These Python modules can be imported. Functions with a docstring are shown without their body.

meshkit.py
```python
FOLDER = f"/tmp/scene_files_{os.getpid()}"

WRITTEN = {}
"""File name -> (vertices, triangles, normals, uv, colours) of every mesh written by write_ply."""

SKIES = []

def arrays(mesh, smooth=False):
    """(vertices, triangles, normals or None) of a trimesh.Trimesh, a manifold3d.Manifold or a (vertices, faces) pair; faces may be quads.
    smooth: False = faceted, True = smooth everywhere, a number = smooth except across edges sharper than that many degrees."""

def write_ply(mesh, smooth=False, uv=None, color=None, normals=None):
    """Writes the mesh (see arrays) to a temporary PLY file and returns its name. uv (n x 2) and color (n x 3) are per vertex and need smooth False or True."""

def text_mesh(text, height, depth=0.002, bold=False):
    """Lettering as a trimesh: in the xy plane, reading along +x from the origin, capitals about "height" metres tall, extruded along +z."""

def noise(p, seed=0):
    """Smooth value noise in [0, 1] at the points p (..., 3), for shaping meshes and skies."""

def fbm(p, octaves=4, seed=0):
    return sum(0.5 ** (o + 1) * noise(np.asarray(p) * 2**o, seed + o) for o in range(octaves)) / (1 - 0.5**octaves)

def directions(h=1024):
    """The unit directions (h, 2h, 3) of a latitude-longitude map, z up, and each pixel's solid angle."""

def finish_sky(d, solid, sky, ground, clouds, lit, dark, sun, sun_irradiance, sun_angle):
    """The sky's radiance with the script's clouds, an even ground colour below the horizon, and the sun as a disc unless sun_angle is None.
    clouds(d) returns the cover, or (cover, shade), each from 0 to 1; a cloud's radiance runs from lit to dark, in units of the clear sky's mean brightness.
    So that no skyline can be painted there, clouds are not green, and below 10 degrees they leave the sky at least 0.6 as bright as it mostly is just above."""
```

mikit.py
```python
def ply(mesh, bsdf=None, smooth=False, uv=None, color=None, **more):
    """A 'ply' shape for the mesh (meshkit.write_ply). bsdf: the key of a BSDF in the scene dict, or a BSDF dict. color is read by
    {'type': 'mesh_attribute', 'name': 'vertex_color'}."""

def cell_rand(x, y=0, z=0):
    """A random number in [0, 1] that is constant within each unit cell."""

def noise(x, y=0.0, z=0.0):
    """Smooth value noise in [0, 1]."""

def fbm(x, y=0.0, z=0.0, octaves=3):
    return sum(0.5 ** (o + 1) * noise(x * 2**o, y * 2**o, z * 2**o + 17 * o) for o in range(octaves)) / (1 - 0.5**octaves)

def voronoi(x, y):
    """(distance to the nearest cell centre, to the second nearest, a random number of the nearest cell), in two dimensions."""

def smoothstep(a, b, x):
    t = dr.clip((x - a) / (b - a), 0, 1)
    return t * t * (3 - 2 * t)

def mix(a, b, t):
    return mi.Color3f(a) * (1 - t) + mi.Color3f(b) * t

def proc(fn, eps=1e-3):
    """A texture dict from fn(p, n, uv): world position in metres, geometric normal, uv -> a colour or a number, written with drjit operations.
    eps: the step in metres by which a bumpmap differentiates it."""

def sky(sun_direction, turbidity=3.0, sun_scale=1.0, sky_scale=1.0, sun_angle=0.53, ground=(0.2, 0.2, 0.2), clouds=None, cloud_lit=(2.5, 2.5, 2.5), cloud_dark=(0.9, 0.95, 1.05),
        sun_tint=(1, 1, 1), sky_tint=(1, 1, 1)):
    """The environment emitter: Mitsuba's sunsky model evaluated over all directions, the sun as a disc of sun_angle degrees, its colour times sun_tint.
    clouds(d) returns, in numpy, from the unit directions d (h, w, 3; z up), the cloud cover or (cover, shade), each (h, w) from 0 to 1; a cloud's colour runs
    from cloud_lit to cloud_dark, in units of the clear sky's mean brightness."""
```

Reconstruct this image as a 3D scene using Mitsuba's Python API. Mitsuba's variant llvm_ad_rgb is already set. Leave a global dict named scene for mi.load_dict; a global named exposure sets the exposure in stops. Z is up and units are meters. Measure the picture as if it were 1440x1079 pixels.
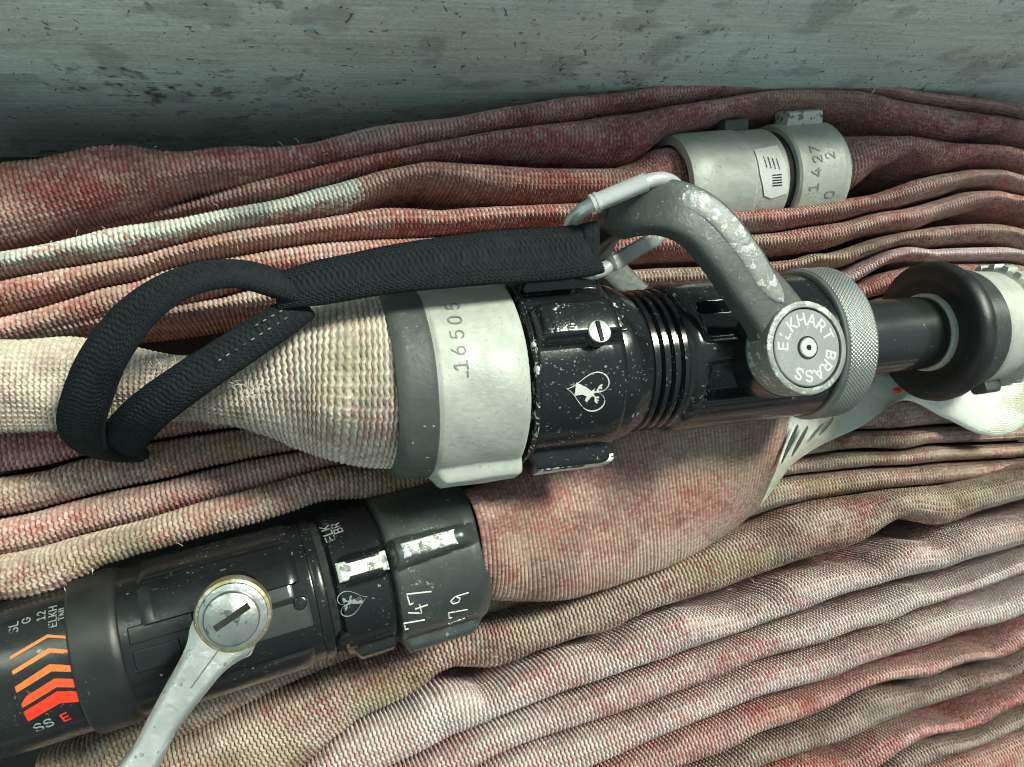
import math, random, numpy as np, trimesh, drjit as dr, mitsuba as mi, mikit, meshkit
from mikit import ply, proc, noise, fbm, cell_rand, smoothstep, mix
from scipy.interpolate import PchipInterpolator, CubicSpline
from shapely.geometry import Polygon
from shapely import affinity
random.seed(7); np.random.seed(7)
T = mi.ScalarTransform4f
scene, labels = {}, {}

# ------------------------------------------------------------------ camera, sky, exposure
FOV = 64.0
CAM = np.array([0.0, 0.0, 0.31])
TILT = math.radians(17.0)
FWD = np.array([math.sin(TILT), 0.052, -math.cos(TILT)]); FWD /= np.linalg.norm(FWD)
UPV = np.array([0, 1.0, 0]) - FWD[1] * FWD; UPV /= np.linalg.norm(UPV)
RGT = np.cross(FWD, UPV)
FPX = 720 / math.tan(math.radians(FOV / 2))
scene['camera'] = {'type': 'perspective', 'fov': FOV, 'fov_axis': 'x', 'near_clip': 0.01, 'far_clip': 60.0,
                   'to_world': T().look_at(origin=CAM.tolist(), target=(CAM + FWD).tolist(), up=UPV.tolist())}
def sky_clouds(d):   # an overcast sky: brightest overhead, a third of that at the horizon, with soft cloud texture
    c = meshkit.noise(d * 3.1 + 5.0, 3) * 0.6 + meshkit.noise(d * 7.3, 4) * 0.4
    return np.ones(d.shape[:2]), np.clip(1 - np.clip(d[..., 2], 0, 1) ** 1.3 + (c - .5) * .5, 0, 1)
scene['sky'] = mikit.sky((0.40, 0.48, 0.78), turbidity=3, sun_scale=0.30, sun_angle=14, clouds=sky_clouds,
                         cloud_lit=(0.34, 0.42, 0.43), cloud_dark=(0.063, 0.082, 0.087), sun_tint=(0.80, 1.0, 1.10))
exposure = 4.0

# ------------------------------------------------------------------ measuring helpers
def ray(px, py):
    px, py = np.asarray(px, float), np.asarray(py, float)
    return FWD * FPX + np.multiply.outer(px - 720, RGT) - np.multiply.outer(py - 539.5, UPV)
def at(px, py, z):
    """the point at height z that stands at this place of the photograph"""
    r = ray(px, py)
    return CAM + r * ((np.asarray(z, float) - CAM[2]) / r[..., 2])[..., None]
def size(px, P):
    return px * float((np.asarray(P) - CAM) @ FWD) / FPX
def curve(pts, x):
    p = np.array(sorted(pts), float)
    f = PchipInterpolator(p[:, 0], p[:, 1], extrapolate=False)
    xc = np.clip(x, p[0, 0], p[-1, 0])
    s0 = np.clip((p[1, 1] - p[0, 1]) / (p[1, 0] - p[0, 0]), -.5, .3)
    s1 = np.clip((p[-1, 1] - p[-2, 1]) / (p[-1, 0] - p[-2, 0]), -.5, .3)
    return f(xc) + np.where(x < p[0, 0], (x - p[0, 0]) * s0, 0) + np.where(x > p[-1, 0], (x - p[-1, 0]) * s1, 0)
def lin(pts, x):
    p = np.array(sorted(pts), float)
    return np.interp(x, p[:, 0], p[:, 1])
def grid_faces(n, m, close=False):
    i, j = np.meshgrid(np.arange(n - 1), np.arange(m if close else m - 1), indexing='ij')
    k = (j + 1) % m
    a, b, c, d = i * m + j, (i + 1) * m + j, (i + 1) * m + k, i * m + k
    return np.stack([a, b, c, d], -1).reshape(-1, 4)
def tri(f): return np.vstack([f[:, [0, 1, 2]], f[:, [0, 2, 3]]])
def outward(m):
    if m.volume < 0: m.invert()
    return m

# ------------------------------------------------------------------ bookkeeping
def numbered(key):
    if key not in used: used.add(key); return key
    k = 1
    while f'{key}_{k:03d}' in used: k += 1
    key = f'{key}_{k:03d}'; used.add(key); return key
used = set()
def thing(name, label=None, cat=None, group=None, kind=None):
    key = numbered(name); L = {}
    for a, b in (('label', label), ('category', cat), ('group', group), ('kind', kind)):
        if b: L[a] = b
    labels[key] = L
    return key
def add(key, mesh, bsdf, smooth=False, label=None, **k):
    mesh, bsdf, smooth, uv = skin(mesh, bsdf, smooth, k.pop('uv', None))
    if uv is not None: k['uv'] = uv
    scene[key] = ply(mesh, bsdf, smooth=smooth, **k)
    if label: labels.setdefault(key, {})['label'] = label
    return key
def part(parent, name, mesh, bsdf, smooth=False, label=None, kind=None, **k):
    key = numbered(parent + '__' + name)
    add(key, mesh, bsdf, smooth, label, **k)
    if kind: labels.setdefault(key, {})['kind'] = kind
    return key

# ------------------------------------------------------------------ materials
# One BSDF for all woven jackets and one for all metal, rubber and print: the kind of material is the whole part of uv.x / 2.
PU, PV = 0.00172, 0.0011           # weave: rib spacing along the hose, row spacing round it
def pick(kind, rows):
    """the entry of rows (numbers or colours) that belongs to the kind"""
    colour = not np.isscalar(rows[0])
    out = mi.Color3f(rows[0]) if colour else mi.Float(rows[0])
    for i, v in enumerate(rows[1:], 1):
        out = dr.select(kind > i - .5, mi.Color3f(v) if colour else mi.Float(v), out)
    return out
JACKETS = dict(  # weft yarn, worn warp yarn, wear, stain colour, stain amount, grime amount
    jacket_red=((.30, .09, .082), (.48, .335, .30), .08, (.30, .27, .19), .25, .40),
    jacket_pink=((.32, .105, .092), (.48, .36, .32), .03, (.30, .28, .2), .25, .35),
    jacket_tan=((.27, .115, .098), (.44, .375, .315), .07, (.29, .27, .16), .45, .50),
    jacket_pale=((.42, .205, .195), (.57, .51, .49), .10, (.42, .39, .33), .22, .25),
    jacket_rose=((.381, .105, .102), (.517, .374, .34), .04, (.272, .258, .177), .15, .30),
    jacket_brown=((.231, .116, .102), (.367, .313, .272), .08, (.177, .177, .122), .35, .50),
    jacket_cream=((.354, .204, .17), (.53, .476, .408), .20, (.354, .34, .231), .45, .40),
    jacket_white=((.449, .449, .394), (.53, .544, .49), .20, (.408, .394, .299), .35, .15),
    webbing=((.0066, .009, .0112), (.0112, .015, .0178), .0, (.014, .018, .021), .1, .0),
)
JN = list(JACKETS)
WEB_KIND = JN.index('webbing')
STRIPE = [0.0, 0.1, 0.0]
STRIPE_KIND = len(JN); JN.append('jacket_stripe'); JACKETS['jacket_stripe'] = ((.30, .09, .08), (.48, .34, .30), .08, (.30, .27, .19), .25, .40)
BAND_KIND = len(JN); JN.append('jacket_band'); JACKETS['jacket_band'] = ((.299, .116, .102), (.449, .36, .306), .06, (.286, .245, .177), .40, .45)
BAND = [.1, .12]
JV = list(JACKETS.values())
def kind_of(uv): return dr.floor(uv.x / 2)
def weave_col(p, n, uv):
    k = kind_of(uv); ux = uv.x - k * 2
    u, v = ux / PU, uv.y / PV
    iv = dr.floor(v); iu = dr.floor(u + .09 - .18 * (iv - 2 * dr.floor(iv / 2)))
    r = cell_rand(iu, iv, 3)
    x, y, z = p.x + k * .37, p.y, p.z
    big = fbm(x * 16, y * 60, z * 30, 2)
    med = fbm(x * 90, y * 150, z * 90, 3)
    g4 = fbm(x * 70 + 31, y * 110, z * 80, 3)
    fu = u + .09 - .18 * (iv - 2 * dr.floor(iv / 2)) - iu
    t = smoothstep(.16, .84, big * .55 + med * .45 + (r - .5) * .36 + pick(k, [j[2] for j in JV]))
    t = t * (1 - .55 * smoothstep(.74, .80, dr.abs(fu - .5) * 2))      # the weft thread that shows between two warp floats
    c = pick(k, [j[0] for j in JV]) * (1 - t) + pick(k, [j[1] for j in JV]) * t
    s = smoothstep(.54, .70, fbm(x * 30 + 7, y * 70, z * 50 + 3, 2) + (r - .5) * .1) * pick(k, [j[4] for j in JV])
    c = c * (1 - s) + pick(k, [j[3] for j in JV]) * s
    c = c * (1 - .6 * smoothstep(.48, .72, g4) * pick(k, [j[5] for j in JV]))
    c = c * (1 + dr.select(k == WEB_KIND, mi.Float(.10), mi.Float(.30)) * (cell_rand(iu, iv, 9) - .5))
    # worn white stripe dyed along one run
    ws = smoothstep(.42, .50, med * .55 + big * .25 + .36 - dr.abs(uv.y - STRIPE[2]) * 40 + (r - .5) * .24 + dr.minimum(ux - STRIPE[0] - .07, 0) * 3.0)
    ws = dr.select((k == STRIPE_KIND) & (ux > STRIPE[0]) & (ux < STRIPE[1] + (r - .5) * .002), ws, 0)
    c = mix(c, mi.Color3f(.52, .53, .47) * (1 - .4 * smoothstep(.5, .7, g4)), ws)
    # white paint and black lettering strokes at the end of the flat hose
    e = ux - BAND[0] + (med - .5) * .004
    wb = dr.select((k == BAND_KIND) & (e > 0), mi.Float(1), mi.Float(0))
    c = mix(c, mix((.74, .77, .71), (.56, .55, .45), smoothstep(.5, .7, g4)), wb)
    return c
def weave_bump(p, n, uv):
    k = kind_of(uv); u, v = (uv.x - k * 2) / PU, uv.y / PV
    return .00010 * dr.cos(2 * math.pi * v) + .00016 * noise(u * 9, v * 3.0) + .00012 * cell_rand(dr.floor(u), dr.floor(v), 5)
scene['weave'] = {'type': 'twosided', 'b': {'type': 'bumpmap', 'arbitrary': proc(weave_bump, eps=1.5e-4), 'scale': 1.0,
                  'bsdf': {'type': 'principled', 'base_color': proc(weave_col), 'roughness': .85, 'specular': .2}}}

METALS = dict(  # colour, roughness, metallic, variation, worn colour, worn amount, worn scale, speckle, relief
    black_gloss=((.0074, .00888, .0104), .17, 0.0, .3, (.222, .237, .237), .30, 260, .7, .00001),
    black_satin=((.0066, .0075, .0086), .24, 0.0, .3, (.16, .17, .17), .26, 280, .6, .00002),
    black_rubber=((.0074, .00814, .00888), .46, 0.0, .3, (.0888, .0962, .0962), .25, 100, .4, .00003),
    alloy_pale=((.37, .395, .355), .58, .25, .20, (.27, .29, .26), .32, 600, .15, .00010),
    alloy_bright=((.50, .53, .50), .50, .3, .22, (.16, .17, .16), .44, 420, .4, .00018),
    alloy_grey=((.078, .089, .086), .54, .35, .2, (.40, .43, .40), .29, 420, .3, .00010),
    alloy_dark=((.075, .085, .083), .33, .6, .25, (.35, .37, .35), .29, 260, .5, .00003),
    steel=((.592, .614, .599), .30, .75, .12, (.37, .37, .37), .28, 300, .2, .00004),
    steel_rough=((.488, .511, .496), .40, .75, .25, (.252, .259, .252), .30, 420, .3, .00012),
    brass_worn=((.266, .229, .126), .44, .7, .25, (.37, .37, .34), .46, 200, .3, .00006),
    engraving=((.148, .155, .133), .6, 0.0, .2, (.148, .148, .148), .1, 100, 0, .00003),
    white_print=((.488, .503, .474), .55, 0.0, .15, (.148, .148, .148), .38, 300, 0, .00001),
    faint_print=((.178, .207, .207), .55, 0.0, .2, (.037, .037, .037), .45, 400, 0, .00001),
    sticker_paper=((.577, .592, .562), .6, 0.0, .06, (.444, .444, .414), .30, 150, 0, .00001),
    black_ink=((.0148, .0148, .0148), .6, 0.0, .2, (.222, .222, .222), .28, 300, 0, .00001),
    red_print=((.592, .0259, .00888), .5, 0.0, .08, (.074, .0148, .0148), .25, 200, 0, .00001),
    orange_red_print=((.607, .0555, .0111), .5, 0.0, .08, (.074, .0222, .0148), .25, 200, 0, .00001),
    orange_print=((.607, .104, .0148), .5, 0.0, .1, (.074, .0222, .0148), .27, 200, 0, .00001),
    amber_print=((.592, .141, .0296), .5, 0.0, .12, (.074, .0296, .0148), .30, 200, 0, .00001),
    alloy_worn=((.222, .24, .229), .55, .4, .2, (.459, .481, .459), .45, 380, .6, .00014),
    cap_alloy=((.225, .245, .248), .62, .12, .10, (.28, .30, .30), .36, 420, .2, .00003),
    steel_dull=((.37, .385, .377), .36, .9, .3, (.148, .155, .148), .36, 320, .4, .00007),
    stamp_grey=((.192, .207, .192), .6, .2, .2, (.296, .311, .296), .42, 500, .2, .00004),
    cap_print=((.46, .48, .48), .6, 0.0, .05, (.25, .27, .27), .34, 300, 0, .00001),
    clip_steel=((.666, .681, .673), .24, .6, .06, (.444, .444, .444), .25, 300, .2, .00003),
    worn_black=((.008, .0095, .011), .2, 0.0, .3, (.48, .50, .48), .41, 230, .8, .00010),
    worn_bare=((.46, .49, .46), .48, .3, .2, (.02, .022, .024), .45, 330, .3, .00018),
    fibre_pale=((.50, .46, .40), .9, 0.0, .15, (.4, .36, .3), .3, 300, 0, .00001),
    chrome_dark=((.085, .097, .095), .17, .85, .15, (.4, .42, .4), .24, 260, .3, .00001),
    knurl_grey=((.222, .244, .237), .40, .6, .15, (.444, .459, .444), .2, 300, .1, .00002),
    void_black=((.00888, .00888, .00888), .8, 0.0, .1, (.0148, .0148, .0148), .1, 100, 0, .00001),
)
MN, MV = list(METALS), list(METALS.values())
def metal_wear(k, p):
    a = fbm(p.x * 60, p.y * 60, p.z * 60, 3)
    sc = pick(k, [float(m[6]) for m in MV])
    hf = noise(p.x * 1500, p.y * 1500, p.z * 1500)
    w = smoothstep(.0, .07, fbm(p.x * sc, p.y * sc, p.z * sc, 4) * .8 + .2 * hf - (1 - pick(k, [m[5] for m in MV])))
    sp = smoothstep(.80, .90, hf) * smoothstep(.50, .62, a) * pick(k, [float(m[7]) for m in MV])
    return a, dr.maximum(w, sp)
def metal_col(p, n, uv):
    k = kind_of(uv); a, w = metal_wear(k, p)
    v = pick(k, [m[3] for m in MV])
    c = pick(k, [m[0] for m in MV]) * (1 - v + 2 * v * (a * .65 + .35 * noise(p.x * 500, p.y * 300, p.z * 500)))
    return c * (1 - w) + pick(k, [m[4] for m in MV]) * w
def metal_rough(p, n, uv):
    k = kind_of(uv)
    return dr.clip(pick(k, [m[1] for m in MV]) * (.7 + .6 * noise(p.x * 150, p.y * 150, p.z * 150)), .05, 1)
def metal_metallic(p, n, uv): return pick(kind_of(uv), [m[2] for m in MV])
def metal_bump(p, n, uv):
    return pick(kind_of(uv), [m[8] for m in MV]) * (noise(p.x * 700, p.y * 700, p.z * 700) + .6 * noise(p.x * 1800, p.y * 1800, p.z * 1800))
scene['metalwork'] = {'type': 'twosided', 'b': {'type': 'bumpmap', 'arbitrary': proc(metal_bump, eps=1e-4), 'scale': 1.0,
    'bsdf': {'type': 'principled', 'base_color': proc(metal_col), 'roughness': proc(metal_rough), 'metallic': proc(metal_metallic), 'specular': .5}}}
def skin(mesh, bsdf, smooth, uv):
    """(mesh, bsdf key, smooth, uv) with the kind written into uv"""
    if bsdf in JN:
        uv = np.array(uv, float); uv[:, 0] = np.clip(uv[:, 0], 0, 1.99) + 2 * JN.index(bsdf)
        return mesh, 'weave', smooth, uv
    if bsdf in MN:
        if isinstance(mesh, (tuple, list)): mesh = trimesh.Trimesh(*meshkit.arrays(mesh)[:2], process=False)
        if smooth is not True and smooth is not False:
            mesh = trimesh.graph.smooth_shade(mesh, angle=math.radians(smooth), facet_minarea=None); smooth = True
        # a small triangle in uv, so that every face has a tangent
        v = np.asarray(mesh.vertices)
        base = 2 * MN.index(bsdf) + 1.0
        uv = np.stack([base + np.clip(v[:, 0] * .5 + v[:, 2] * .23, -.9, .9), v[:, 1] * .5 + v[:, 2] * .31], 1)
        return mesh, 'metalwork', smooth, uv
    return mesh, bsdf, smooth, uv

# ------------------------------------------------------------------ hose runs standing on edge
def rib_profile(u, v, amp, pu=PU, pv=PV, cell=.45):
    x = (u / pu - np.floor(u / pu + 1e-6)) * 2 - 1
    fv = v / pv - np.floor(v / pv + 1e-6)
    return amp * (np.clip(1 - x * x, 0, 1) ** .6 - cell * (np.abs(fv) < .2))
def row_shift(v, pv=PV): return .09 * PU * np.where(np.floor(v / pv + 1e-6) % 2 == 0, -1.0, 1.0)
def hose_run(hi, lo, z, side, b=.0115, p=None, amp=.00100, x0=-170, x1=1610, rows=None, skew=0.0, wob=.0008, seed=0, zmax=None):
    """a hose lying on its edge: hi / lo are its two sides, z the height of its crest"""
    if p is None: p = 2.9 if side > 0 else 2.35
    if side > 0: b = b * .82
    X = np.arange(x0, x1 + 1, 5.0)
    zc = lin(z, X) if isinstance(z, (list, tuple)) else np.full(len(X), float(z))
    zc = np.convolve(np.pad(zc, 12, 'edge'), np.ones(25) / 25, 'valid')
    H, L = at(X, hi(X), zc - .40 * b), at(X, lo(X), zc - .40 * b)
    C = (H + L) / 2
    d = np.gradient(C, axis=0); d[:, 2] = 0; d /= np.linalg.norm(d, axis=1, keepdims=True)
    N = np.stack([-d[:, 1], d[:, 0], 0 * d[:, 0]], 1)
    k = np.ones(9) / 9
    N = np.stack([np.convolve(np.pad(N[:, i], 4, 'edge'), k, 'valid') for i in range(3)], 1); N /= np.linalg.norm(N, axis=1, keepdims=True)
    A = np.abs(((H - L) * N).sum(1)) / 2
    C[:, 2] = zc - b
    s = np.concatenate([[0], np.cumsum(np.linalg.norm(np.diff(C[:, :2], axis=0), axis=1))])
    U = np.arange(0, s[-1], PU / 4)
    Ci = np.stack([CubicSpline(s, C[:, i])(U) for i in range(3)], 1)
    Ni = np.stack([np.interp(U, s, N[:, i]) for i in range(3)], 1); Ni /= np.linalg.norm(Ni, axis=1, keepdims=True)
    Ai = np.clip(np.interp(U, s, A), .0022, None)
    wobz = (meshkit.noise(np.stack([U * 28, U * 0 + seed * 7.1, U * 0], 1)) - .5) * 2 * wob
    Ci[:, 2] += wobz
    reach = float(np.percentile(Ai, 97)) + b * .62; hid = float(np.percentile(Ai, 97)) * .75 + b * .15   # the far flank needs fewer rows
    lo_, hi_ = (reach, hid) if side > 0 else (hid, reach)
    V = np.arange(-math.ceil(lo_ / (PV / 2)), math.ceil(hi_ / (PV / 2)) + 1) * (PV / 2)
    ph = np.linspace(0, math.pi, 121)
    cx, cz = np.sign(np.cos(ph)) * np.abs(np.cos(ph)) ** (2 / p), np.abs(np.sin(ph)) ** (2 / p)
    O, Z = np.empty((len(U), len(V))), np.empty((len(U), len(V)))
    for i, a in enumerate(Ai):
        ox = np.concatenate([[a * .8], a * cx, [-a * .8]]); oz = np.concatenate([[-.08], b * cz, [-.08]])
        ar = np.concatenate([[0], np.cumsum(np.hypot(np.diff(ox), np.diff(oz)))]); ar -= ar[61]
        O[i], Z[i] = np.interp(V, ar, ox), np.interp(V, ar, oz)
    P = Ci[:, None, :] + Ni[:, None, :] * O[..., None]; P[..., 2] += Z
    uu, vv = np.meshgrid(U, V, indexing='ij')
    tu, tv = np.gradient(P, axis=0), np.gradient(P, axis=1)
    n = np.cross(tu, tv); n /= np.linalg.norm(n, axis=2, keepdims=True) + 1e-12
    if n[..., 2].mean() < 0: n = -n
    q = np.stack([uu * 55, vv * 60, uu * 0 + seed * 3.3], -1)
    soft = (meshkit.noise(q) - .5) * .0006 + (meshkit.noise(q * 2.7) - .5) * .0003
    t = tu / (np.linalg.norm(tu, axis=2, keepdims=True) + 1e-12)
    P = P + n * (rib_profile(uu, vv, amp) + soft)[..., None] + t * row_shift(vv)[..., None]
    bottom0, bottom1 = P[:, :1].copy(), P[:, -1:].copy(); bottom0[..., 2] = bottom1[..., 2] = -.075
    P = np.concatenate([bottom0, P, bottom1], 1)
    uv = np.stack(np.broadcast_arrays(U[:, None], np.concatenate([[V[0] - .02], V, [V[-1] + .02]])[None]), -1)
    f = grid_faces(len(U), P.shape[1])
    m = trimesh.Trimesh(P.reshape(-1, 3), tri(f), process=False)
    if np.cross(tu, tv)[..., 2].mean() < 0: m.faces = m.faces[:, ::-1]
    return m, uv.reshape(-1, 2)

C_ = {}
C_['A'] = [(0,219),(60,216),(110,206),(150,200),(190,202),(230,210),(270,211),(310,206),(350,204),(400,206),(440,203),(480,192),(540,177),(580,173),(620,170),(680,160),(740,147),(800,140),(860,136),(900,130),(930,124),(960,124),(1000,121),(1060,120),(1120,121),(1170,124),(1240,128),(1300,137),(1380,147),(1440,165)]
C_['A2'] = [(0,350),(120,322),(200,306),(260,290),(330,268),(400,248),(480,231),(560,215),(610,205),(680,190),(760,178),(813,170),(870,158),(960,147),(1027,138),(1093,130),(1147,128),(1193,130),(1260,143),(1327,153),(1393,163),(1440,172)]
C_['B'] = [(0,356),(60,345),(100,336),(150,325),(200,316),(250,310),(300,300),(350,290),(400,280),(440,268),(500,252),(547,240),(613,230),(680,232),(760,236),(830,238),(863,237),(897,228),(930,208),(960,203),(1060,190),(1177,187),(1243,192),(1293,197),(1337,203),(1393,207),(1440,217)]
C_['C'] = [(0,394),(70,382),(133,372),(200,360),(270,342),(333,326),(400,317),(440,310),(480,303),(520,296),(547,293),(580,294),(620,297),(660,294),(700,291),(760,289),(813,288),(900,290),(960,296),(1010,298),(1080,296),(1130,290),(1185,281),(1220,277),(1255,265),(1292,252),(1330,245),(1367,241),(1395,241),(1420,246),(1440,254)]
C_['D'] = [(0,447),(60,432),(100,420),(150,405),(200,395),(240,378),(290,367),(340,360),(400,350),(480,341),(547,337),(627,333),(700,326),(780,322),(900,325),(1024,331),(1080,329),(1130,321),(1180,314),(1230,301),(1265,296),(1292,289),(1330,279),(1360,271),(1392,270),(1412,274),(1440,279)]
C_['E'] = [(0,492),(60,481),(110,468),(170,452),(240,440),(300,425),(360,408),(440,397),(560,391),(700,386),(860,381),(980,376),(1064,372),(1130,365),(1180,354),(1205,345),(1242,334),(1280,327),(1317,320),(1355,317),(1385,316),(1415,320),(1440,326)]
C_['F2'] = [(800,420),(1000,408),(1080,402),(1117,396),(1142,388),(1162,390),(1185,386),(1217,370),(1250,356),(1275,349),(1305,352),(1355,350),(1405,349),(1440,356)]
C_['G2'] = [(900,470),(1100,440),(1200,405),(1252,382),(1292,373),(1330,371),(1380,371),(1417,371),(1440,375)]
C_['H2'] = [(900,510),(1100,470),(1212,424),(1260,412),(1330,406),(1440,404)]
C_['I2'] = [(900,560),(1100,520),(1212,480),(1300,460),(1440,450)]
UP = ['A', 'A2', 'B', 'C', 'D', 'E', 'F2', 'G2', 'H2', 'I2']
C_['F'] = [(0,664),(60,656),(105,643),(160,630),(260,610),(400,590),(560,570)]
C_['G'] = [(0,726),(37,719),(100,702),(162,687),(225,674),(270,662),(360,642),(450,626),(560,610),(700,590)]
C_['H'] = [(0,780),(50,770),(107,752),(150,742),(212,727),(275,707),(360,685),(425,665),(467,654),(560,640),(700,622)]
C_['I'] = [(0,843),(37,843),(70,836),(107,817),(140,796),(180,782),(225,770),(288,752),(355,736),(405,720),(433,709),(467,702),(536,700),(578,693),(619,679),(700,664),(800,640)]
C_['F0'] = [(0,600),(260,560),(560,520),(700,500)]
C_['L0'] = [(100,1110),(240,1045),(325,1001),(412,959),(470,935),(560,905),(680,866),(800,838),(900,806),(1000,760)]
C_['KH'] = C_['L0'][:7] + [(800,838),(900,803),(960,776),(1040,746),(1095,728),(1123,712),(1196,695),(1262,686),(1332,680),(1401,668),(1440,660)]
C_['K'] = [(330,1150),(420,1079),(440,1060),(465,1039),(495,1016),(525,1001),(560,986),(585,969),(610,949),(640,938),(660,938),(685,940),(710,934),(740,921),(772,909),(810,896),(847,889),(880,871),(920,855),(960,844),(1003,832),(1043,816),(1093,799),(1143,782),(1193,769),(1217,756),(1250,733),(1275,724),(1318,737),(1373,719),(1440,700)]
C_['L'] = [(480,1105),(560,1071),(598,1054),(635,1034),(685,1011),(735,994),(785,974),(835,956),(885,939),(920,929),(960,912),(1010,896),(1060,879),(1127,856),(1177,836),(1227,822),(1277,809),(1320,799),(1360,786),(1410,772),(1440,762)]
C_['M'] = [(600,1108),(660,1079),(697,1059),(740,1041),(785,1026),(835,1009),(885,994),(920,981),(960,967),(1010,949),(1077,922),(1127,909),(1160,899),(1193,886),(1243,872),(1277,856),(1320,842),(1360,829),(1393,816),(1440,799)]
C_['N'] = [(700,1130),(820,1079),(860,1061),(920,1034),(960,1017),(1010,999),(1060,979),(1110,966),(1160,952),(1210,932),(1260,916),(1310,902),(1343,889),(1393,876),(1440,859)]
C_['O'] = [(850,1120),(960,1074),(1010,1056),(1060,1029),(1110,1012),(1160,992),(1193,972),(1243,952),(1293,949),(1327,936),(1360,926),(1400,922),(1427,909),(1440,902)]
C_['P'] = [(960,1115),(1050,1079),(1093,1062),(1143,1049),(1177,1039),(1227,1019),(1293,992),(1343,976),(1393,959),(1440,942)]
C_['Q'] = [(1100,1140),(1220,1079),(1260,1049),(1310,1026),(1360,1019),(1393,1002),(1440,982)]
C_['R'] = [(1180,1125),(1280,1079),(1327,1059),(1377,1042),(1440,1016)]
C_['S'] = [(1280,1150),(1440,1092)]
C_['J0'] = [(1080,560),(1218,560),(1290,548),(1420,545)]
C_['J1'] = [(1080,628),(1207,601),(1251,601),(1318,596),(1348,594),(1440,590)]
C_['J2'] = [(1040,662),(1151,636),(1207,630),(1262,630),(1318,622),(1351,622),(1440,618)]
C_['J3'] = [(1000,690),(1095,667),(1165,660),(1234,653),(1276,651),(1318,647),(1373,644),(1440,640)]
C_['J4'] = [(960,760),(1065,722),(1123,705),(1196,692),(1262,683),(1332,678),(1401,667),(1440,660)]
def cv(n, off=None):
    return lambda x: curve(C_[n], x) + (lin(off, x) if off else 0)

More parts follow.
